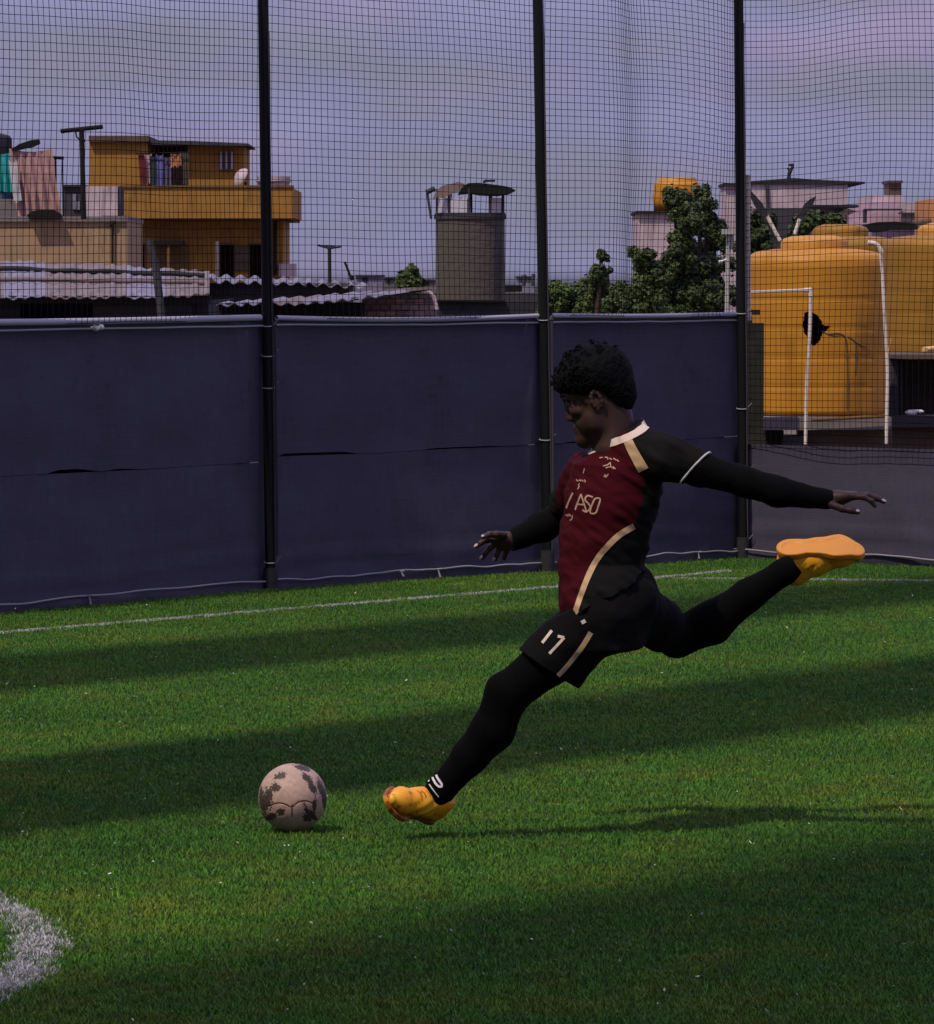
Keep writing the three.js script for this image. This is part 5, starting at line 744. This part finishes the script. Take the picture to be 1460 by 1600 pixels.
{ // raised collar band round the neck opening and the piping of the sleeve hem
  const c1 = V3(1, 0, 0).addScaledVector(neckN, -neckN.x).normalize(), c2 = V3().crossVectors(neckN, c1), pos = [], idx = [], N = 96, RW = 4, w = 0.019;
  const mid = J(972, 678, -0.015); mid.addScaledVector(neckN, -V3().subVectors(mid, neckP).dot(neckN));
  for (let i = 0; i <= N; i++) { const a = i / N * 6.2832, dir = c1.clone().multiplyScalar(Math.cos(a)).addScaledVector(c2, Math.sin(a)); for (let k = 0; k < RW; k++) { const o = mid.clone().addScaledVector(neckN, -0.0015 - w * k / (RW - 1)); let r = 0.17; for (let n = 0; n < 120; n++) { const p = o.clone().addScaledVector(dir, r); if (jerseyF(p.x, p.y, p.z) < 0.002) break; r -= 0.0012; } const p = o.addScaledVector(dir, r + 0.0015); pos.push(p.x, p.y, p.z); } if (i && notch(pos[pos.length - 3], pos[pos.length - 2], pos[pos.length - 1]) > 0.004) for (let k = 0; k < RW - 1; k++) { const b = i * RW + k, a0 = b - RW; idx.push(a0, b, a0 + 1, a0 + 1, b, b + 1); } }
  const cg = new THREE.BufferGeometry(); cg.setAttribute('position', new THREE.Float32BufferAttribute(pos, 3)); cg.setIndex(idx); cg.computeVertexNormals(); part(jersey, 'collar', cg, ivory);
  const hs = []; const nn = V3(0.72, -0.66, 0.2).normalize(), hc = J(1088, 733, 0.12); const e1 = V3(0, 1, 0).addScaledVector(nn, -nn.y).normalize(), e2 = V3().crossVectors(nn, e1);
  for (let i = 0; i <= 40; i++) { const a = i / 40 * 6.2832, dir = e1.clone().multiplyScalar(Math.cos(a)).addScaledVector(e2, Math.sin(a)); let r = 0.1; for (let k = 0; k < 60; k++) { const p = hc.clone().addScaledVector(dir, r).addScaledVector(nn, -0.006); if (jerseyF(p.x, p.y, p.z) < 0) break; r -= 0.0015; } hs.push(hc.clone().addScaledVector(dir, r + 0.0018).addScaledVector(nn, -0.003)); }
  part(jersey, 'sleeve_piping', tube(hs, 0.0035, 80, 6), mat(0.5, 0.47, 0.47, 0.7));
}
const S = (f, list, w) => list.map(p => strip(f, p, w)).filter(g => g.attributes.position.count > 3);
part(jersey, 'chest_print', S(jerseyF, [[[895, 769], [889, 782], [885, 794]], [[898, 795], [902, 783], [907, 770]], [[907, 770], [911, 783], [915, 796]], [[901, 786], [912, 786]], [[925, 774], [917, 772], [913, 778], [918, 784], [921, 790], [915, 797], [909, 794]], [[928, 776], [936, 776], [933, 788], [929, 798], [921, 798], [923, 787], [928, 776]]], 2.4), printM);
part(jersey, 'chest_print', S(jerseyF, [[[884, 806], [886, 803], [887, 807]], [[889, 803], [892, 804], [889, 806], [889, 802]], [[894, 804], [893, 810], [890, 812]]], 1.3), printM);
part(jersey, 'chest_print', S(jerseyF, [[[901, 748], [901, 751], [904, 750]], [[905, 748], [906, 751], [908, 748]], [[909, 749], [911, 751]], [[912, 748], [914, 750], [913, 752]], [[913, 731], [911, 739]], [[905, 754], [903, 758]], [[905, 758], [902, 763]]], 1.4), printM);
part(jersey, 'crest', S(jerseyF, [[[936, 714], [941, 713]], [[944, 713], [949, 713], [948, 716]], [[951, 714], [955, 716]], [[957, 714], [962, 717]], [[963, 716], [965, 719]], [[941, 726], [948, 724], [951, 721]], [[945, 729], [952, 727], [958, 730]], [[952, 720], [953, 728]], [[956, 726], [960, 730]], [[942, 741], [945, 743], [949, 738]], [[943, 739], [946, 741]]], 1.6), printM);
part(shorts, 'number_print', S(shortsF, [[[861, 979], [846, 998]]], 4.2), ivory); part(shorts, 'number_print', S(shortsF, [[[880, 989], [869, 1001], [857, 1014]], [[870, 987], [880, 989]]], 4.2), ivory);
part(shorts, 'side_band', S(shortsF, [[[921, 981], [910, 1000], [894, 1022], [876, 1043], [854, 1063]]], t => lerp(8, 7, t)), tan);
part(shorts, 'badge', S(shortsF, [[[908, 962], [911, 967]]], 7), ivory);
const legFace = (x, y, z) => legsF(x, y, z) + fold(x, y, z, 0.003);
part(person, 'ankle_print', S(legFace, [[[675, 1209], [680, 1204], [684, 1211], [690, 1219], [691, 1223], [687, 1224], [681, 1219], [675, 1209]], [[668, 1214], [671, 1217]]], 3.4).concat(S(legFace, [[[671, 1221], [678, 1230], [686, 1240]]], 1.6)), mat(0.6, 0.58, 0.62, 0.7, { side: THREE.DoubleSide }));

// boots, shaped in their own frame: x heel to toe, y up from the sole, z across
function boot(label, origin, A, N, s, dirty) {
  A = A.clone().normalize(); N = N.clone().addScaledVector(A, -N.dot(A)).normalize(); const Wd = V3().crossVectors(A, N), m4 = new THREE.Matrix4().makeBasis(A.clone().multiplyScalar(s), N.clone().multiplyScalar(s), Wd.multiplyScalar(s)); m4.multiply(new THREE.Matrix4().makeScale(1, 1.08, 1.14)); m4.setPosition(origin);
  const v = (x, y, z) => V3(x, y, z), up = join([cap(v(0.04, 0.045, 0), v(0.055, 0.085, 0), 0.037, 0.038), cap(v(0.06, 0.04, 0), v(0.12, 0.042, 0.003), 0.04, 0.04), cap(v(0.12, 0.04, 0.003), v(0.195, 0.028, 0.004), 0.036, 0.036), cap(v(0.195, 0.026, 0.004), v(0.246, 0.02, -0.004), 0.035, 0.018), cap(v(0.07, 0.075, 0), v(0.15, 0.055, 0), 0.036, 0.025)], 0.02);
  const rise = x => 0.9 * Math.max(0, x - 0.18) ** 2 * 2.4 + 0.35 * Math.max(0, 0.03 - x) ** 2;
  const upper = (x, y, z) => { const yy = y - rise(x); let d = Math.max(up(x, yy, z), 0.011 - yy, y - 0.11); d += 0.0012 * Math.sin((x * 1 + yy * 0.8) * 180) * smooth(0.08, 0.11, x) * smooth(0.2, 0.15, x) * smooth(0.03, 0.045, yy); return d; };
  const foot = join([cap(v(0.042, 0, 0), v(0.06, 0, 0), 0.038, 0.036), cap(v(0.06, 0, 0), v(0.13, 0, 0.007), 0.035, 0.034), cap(v(0.13, 0, 0.006), v(0.19, 0, 0.004), 0.036, 0.05), cap(v(0.19, 0, 0.004), v(0.236, 0, -0.004), 0.05, 0.034)], 0.018);
  const sole = (x, y, z) => { const yy = y - rise(x), d2 = foot(x, 0, z) + 0.0, e = Math.abs(yy - 0.007) - 0.009; const a = Math.max(d2, -0.02) + 0.004, b = e + 0.004; return Math.min(Math.max(a, b), 0) + Math.hypot(Math.max(a, 0), Math.max(b, 0)) - 0.004 + 0.003 * smooth(-0.014, -0.022, d2) * (yy < 0.004 ? 1 : 0); };
  const conv = (f, h, paint) => { const g = surface(f, v(-0.02, -0.015, -0.07), v(0.29, 0.125, 0.07), h), p = g.attributes.position, c = new Float32Array(p.count * 3); for (let i = 0; i < p.count; i++) { const q = paint(p.getX(i), p.getY(i), p.getZ(i)); c.set(q, 3 * i); } g.setAttribute('color', new THREE.BufferAttribute(c, 3)); return g.applyMatrix4(m4); };
  const b = part(person, 'boot', conv(upper, 0.003, (x, y, z) => { const n = fbm(x * 50, y * 50, z * 50 + dirty, 4), mud = smooth(0.04, 0.3, n + dirty * 0.26 * smooth(0.05, 0.012, y) - 0.12), yl = smooth(-0.3, 0.3, fbm(x * 12, y * 12, z * 12, 2)); return [lerp(lerp(0.74, 0.82, yl), 0.3, mud), lerp(lerp(0.27, 0.4, yl), 0.08, mud), lerp(0.018, 0.012, mud)]; }), mat(1, 1, 1, 0.42, { vertexColors: true }), label);
  part(b, 'sole', conv(sole, 0.003, (x, y, z) => { const n = smooth(-0.02, 0.35, fbm(x * 45, y * 20, z * 45 + dirty * 3, 4) + dirty * 0.75 - 0.45); return [lerp(0.56, 0.22, n), lerp(0.215, 0.062, n), lerp(0.02, 0.012, n)]; }), mat(1, 1, 1, 0.42, { vertexColors: true }));
  const laces = []; for (let i = 0; i < 5; i++) { const x = 0.105 + i * 0.014, y = (() => { let yy = 0.12; while (yy > 0 && up(x, yy - rise(x), 0) > 0) yy -= 0.001; return yy; })(); laces.push(tube([v(x - 0.004, y - 0.005, -0.016), v(x, y + 0.002, 0), v(x + 0.004, y - 0.005, 0.016)], 0.002, 10, 5)); } laces.forEach(g => g.applyMatrix4(m4)); if (dirty > 0.5) part(b, 'laces', laces, mat(0.4, 0.16, 0.02, 0.7));
  if (dirty > 0.5) part(b, 'mark', [tube([v(0.085, 0.062, 0.037), v(0.1, 0.05, 0.0385), v(0.108, 0.034, 0.0395)], 0.0025, 8, 5).applyMatrix4(m4), tube([v(0.12, 0.06, 0.032), v(0.132, 0.045, 0.036)], 0.003, 8, 5).applyMatrix4(m4)], mat(0.2, 0.05, 0.015, 0.6));
  return b;
}
boot('front boot, yellow on top and muddy brown along the sole', J(679, 1274, -0.05), V3(-0.645, 0.23, 0.73), V3(0.6, 0.57, 0.56), 0.98, 1);
boot('raised rear boot showing its smooth orange sole', J(1211, 855, -0.38), V3(1, 0.03, 0.1), V3(0.16, -0.88, -0.46), 1.07, 0.05);

renderer.render(scene, camera);
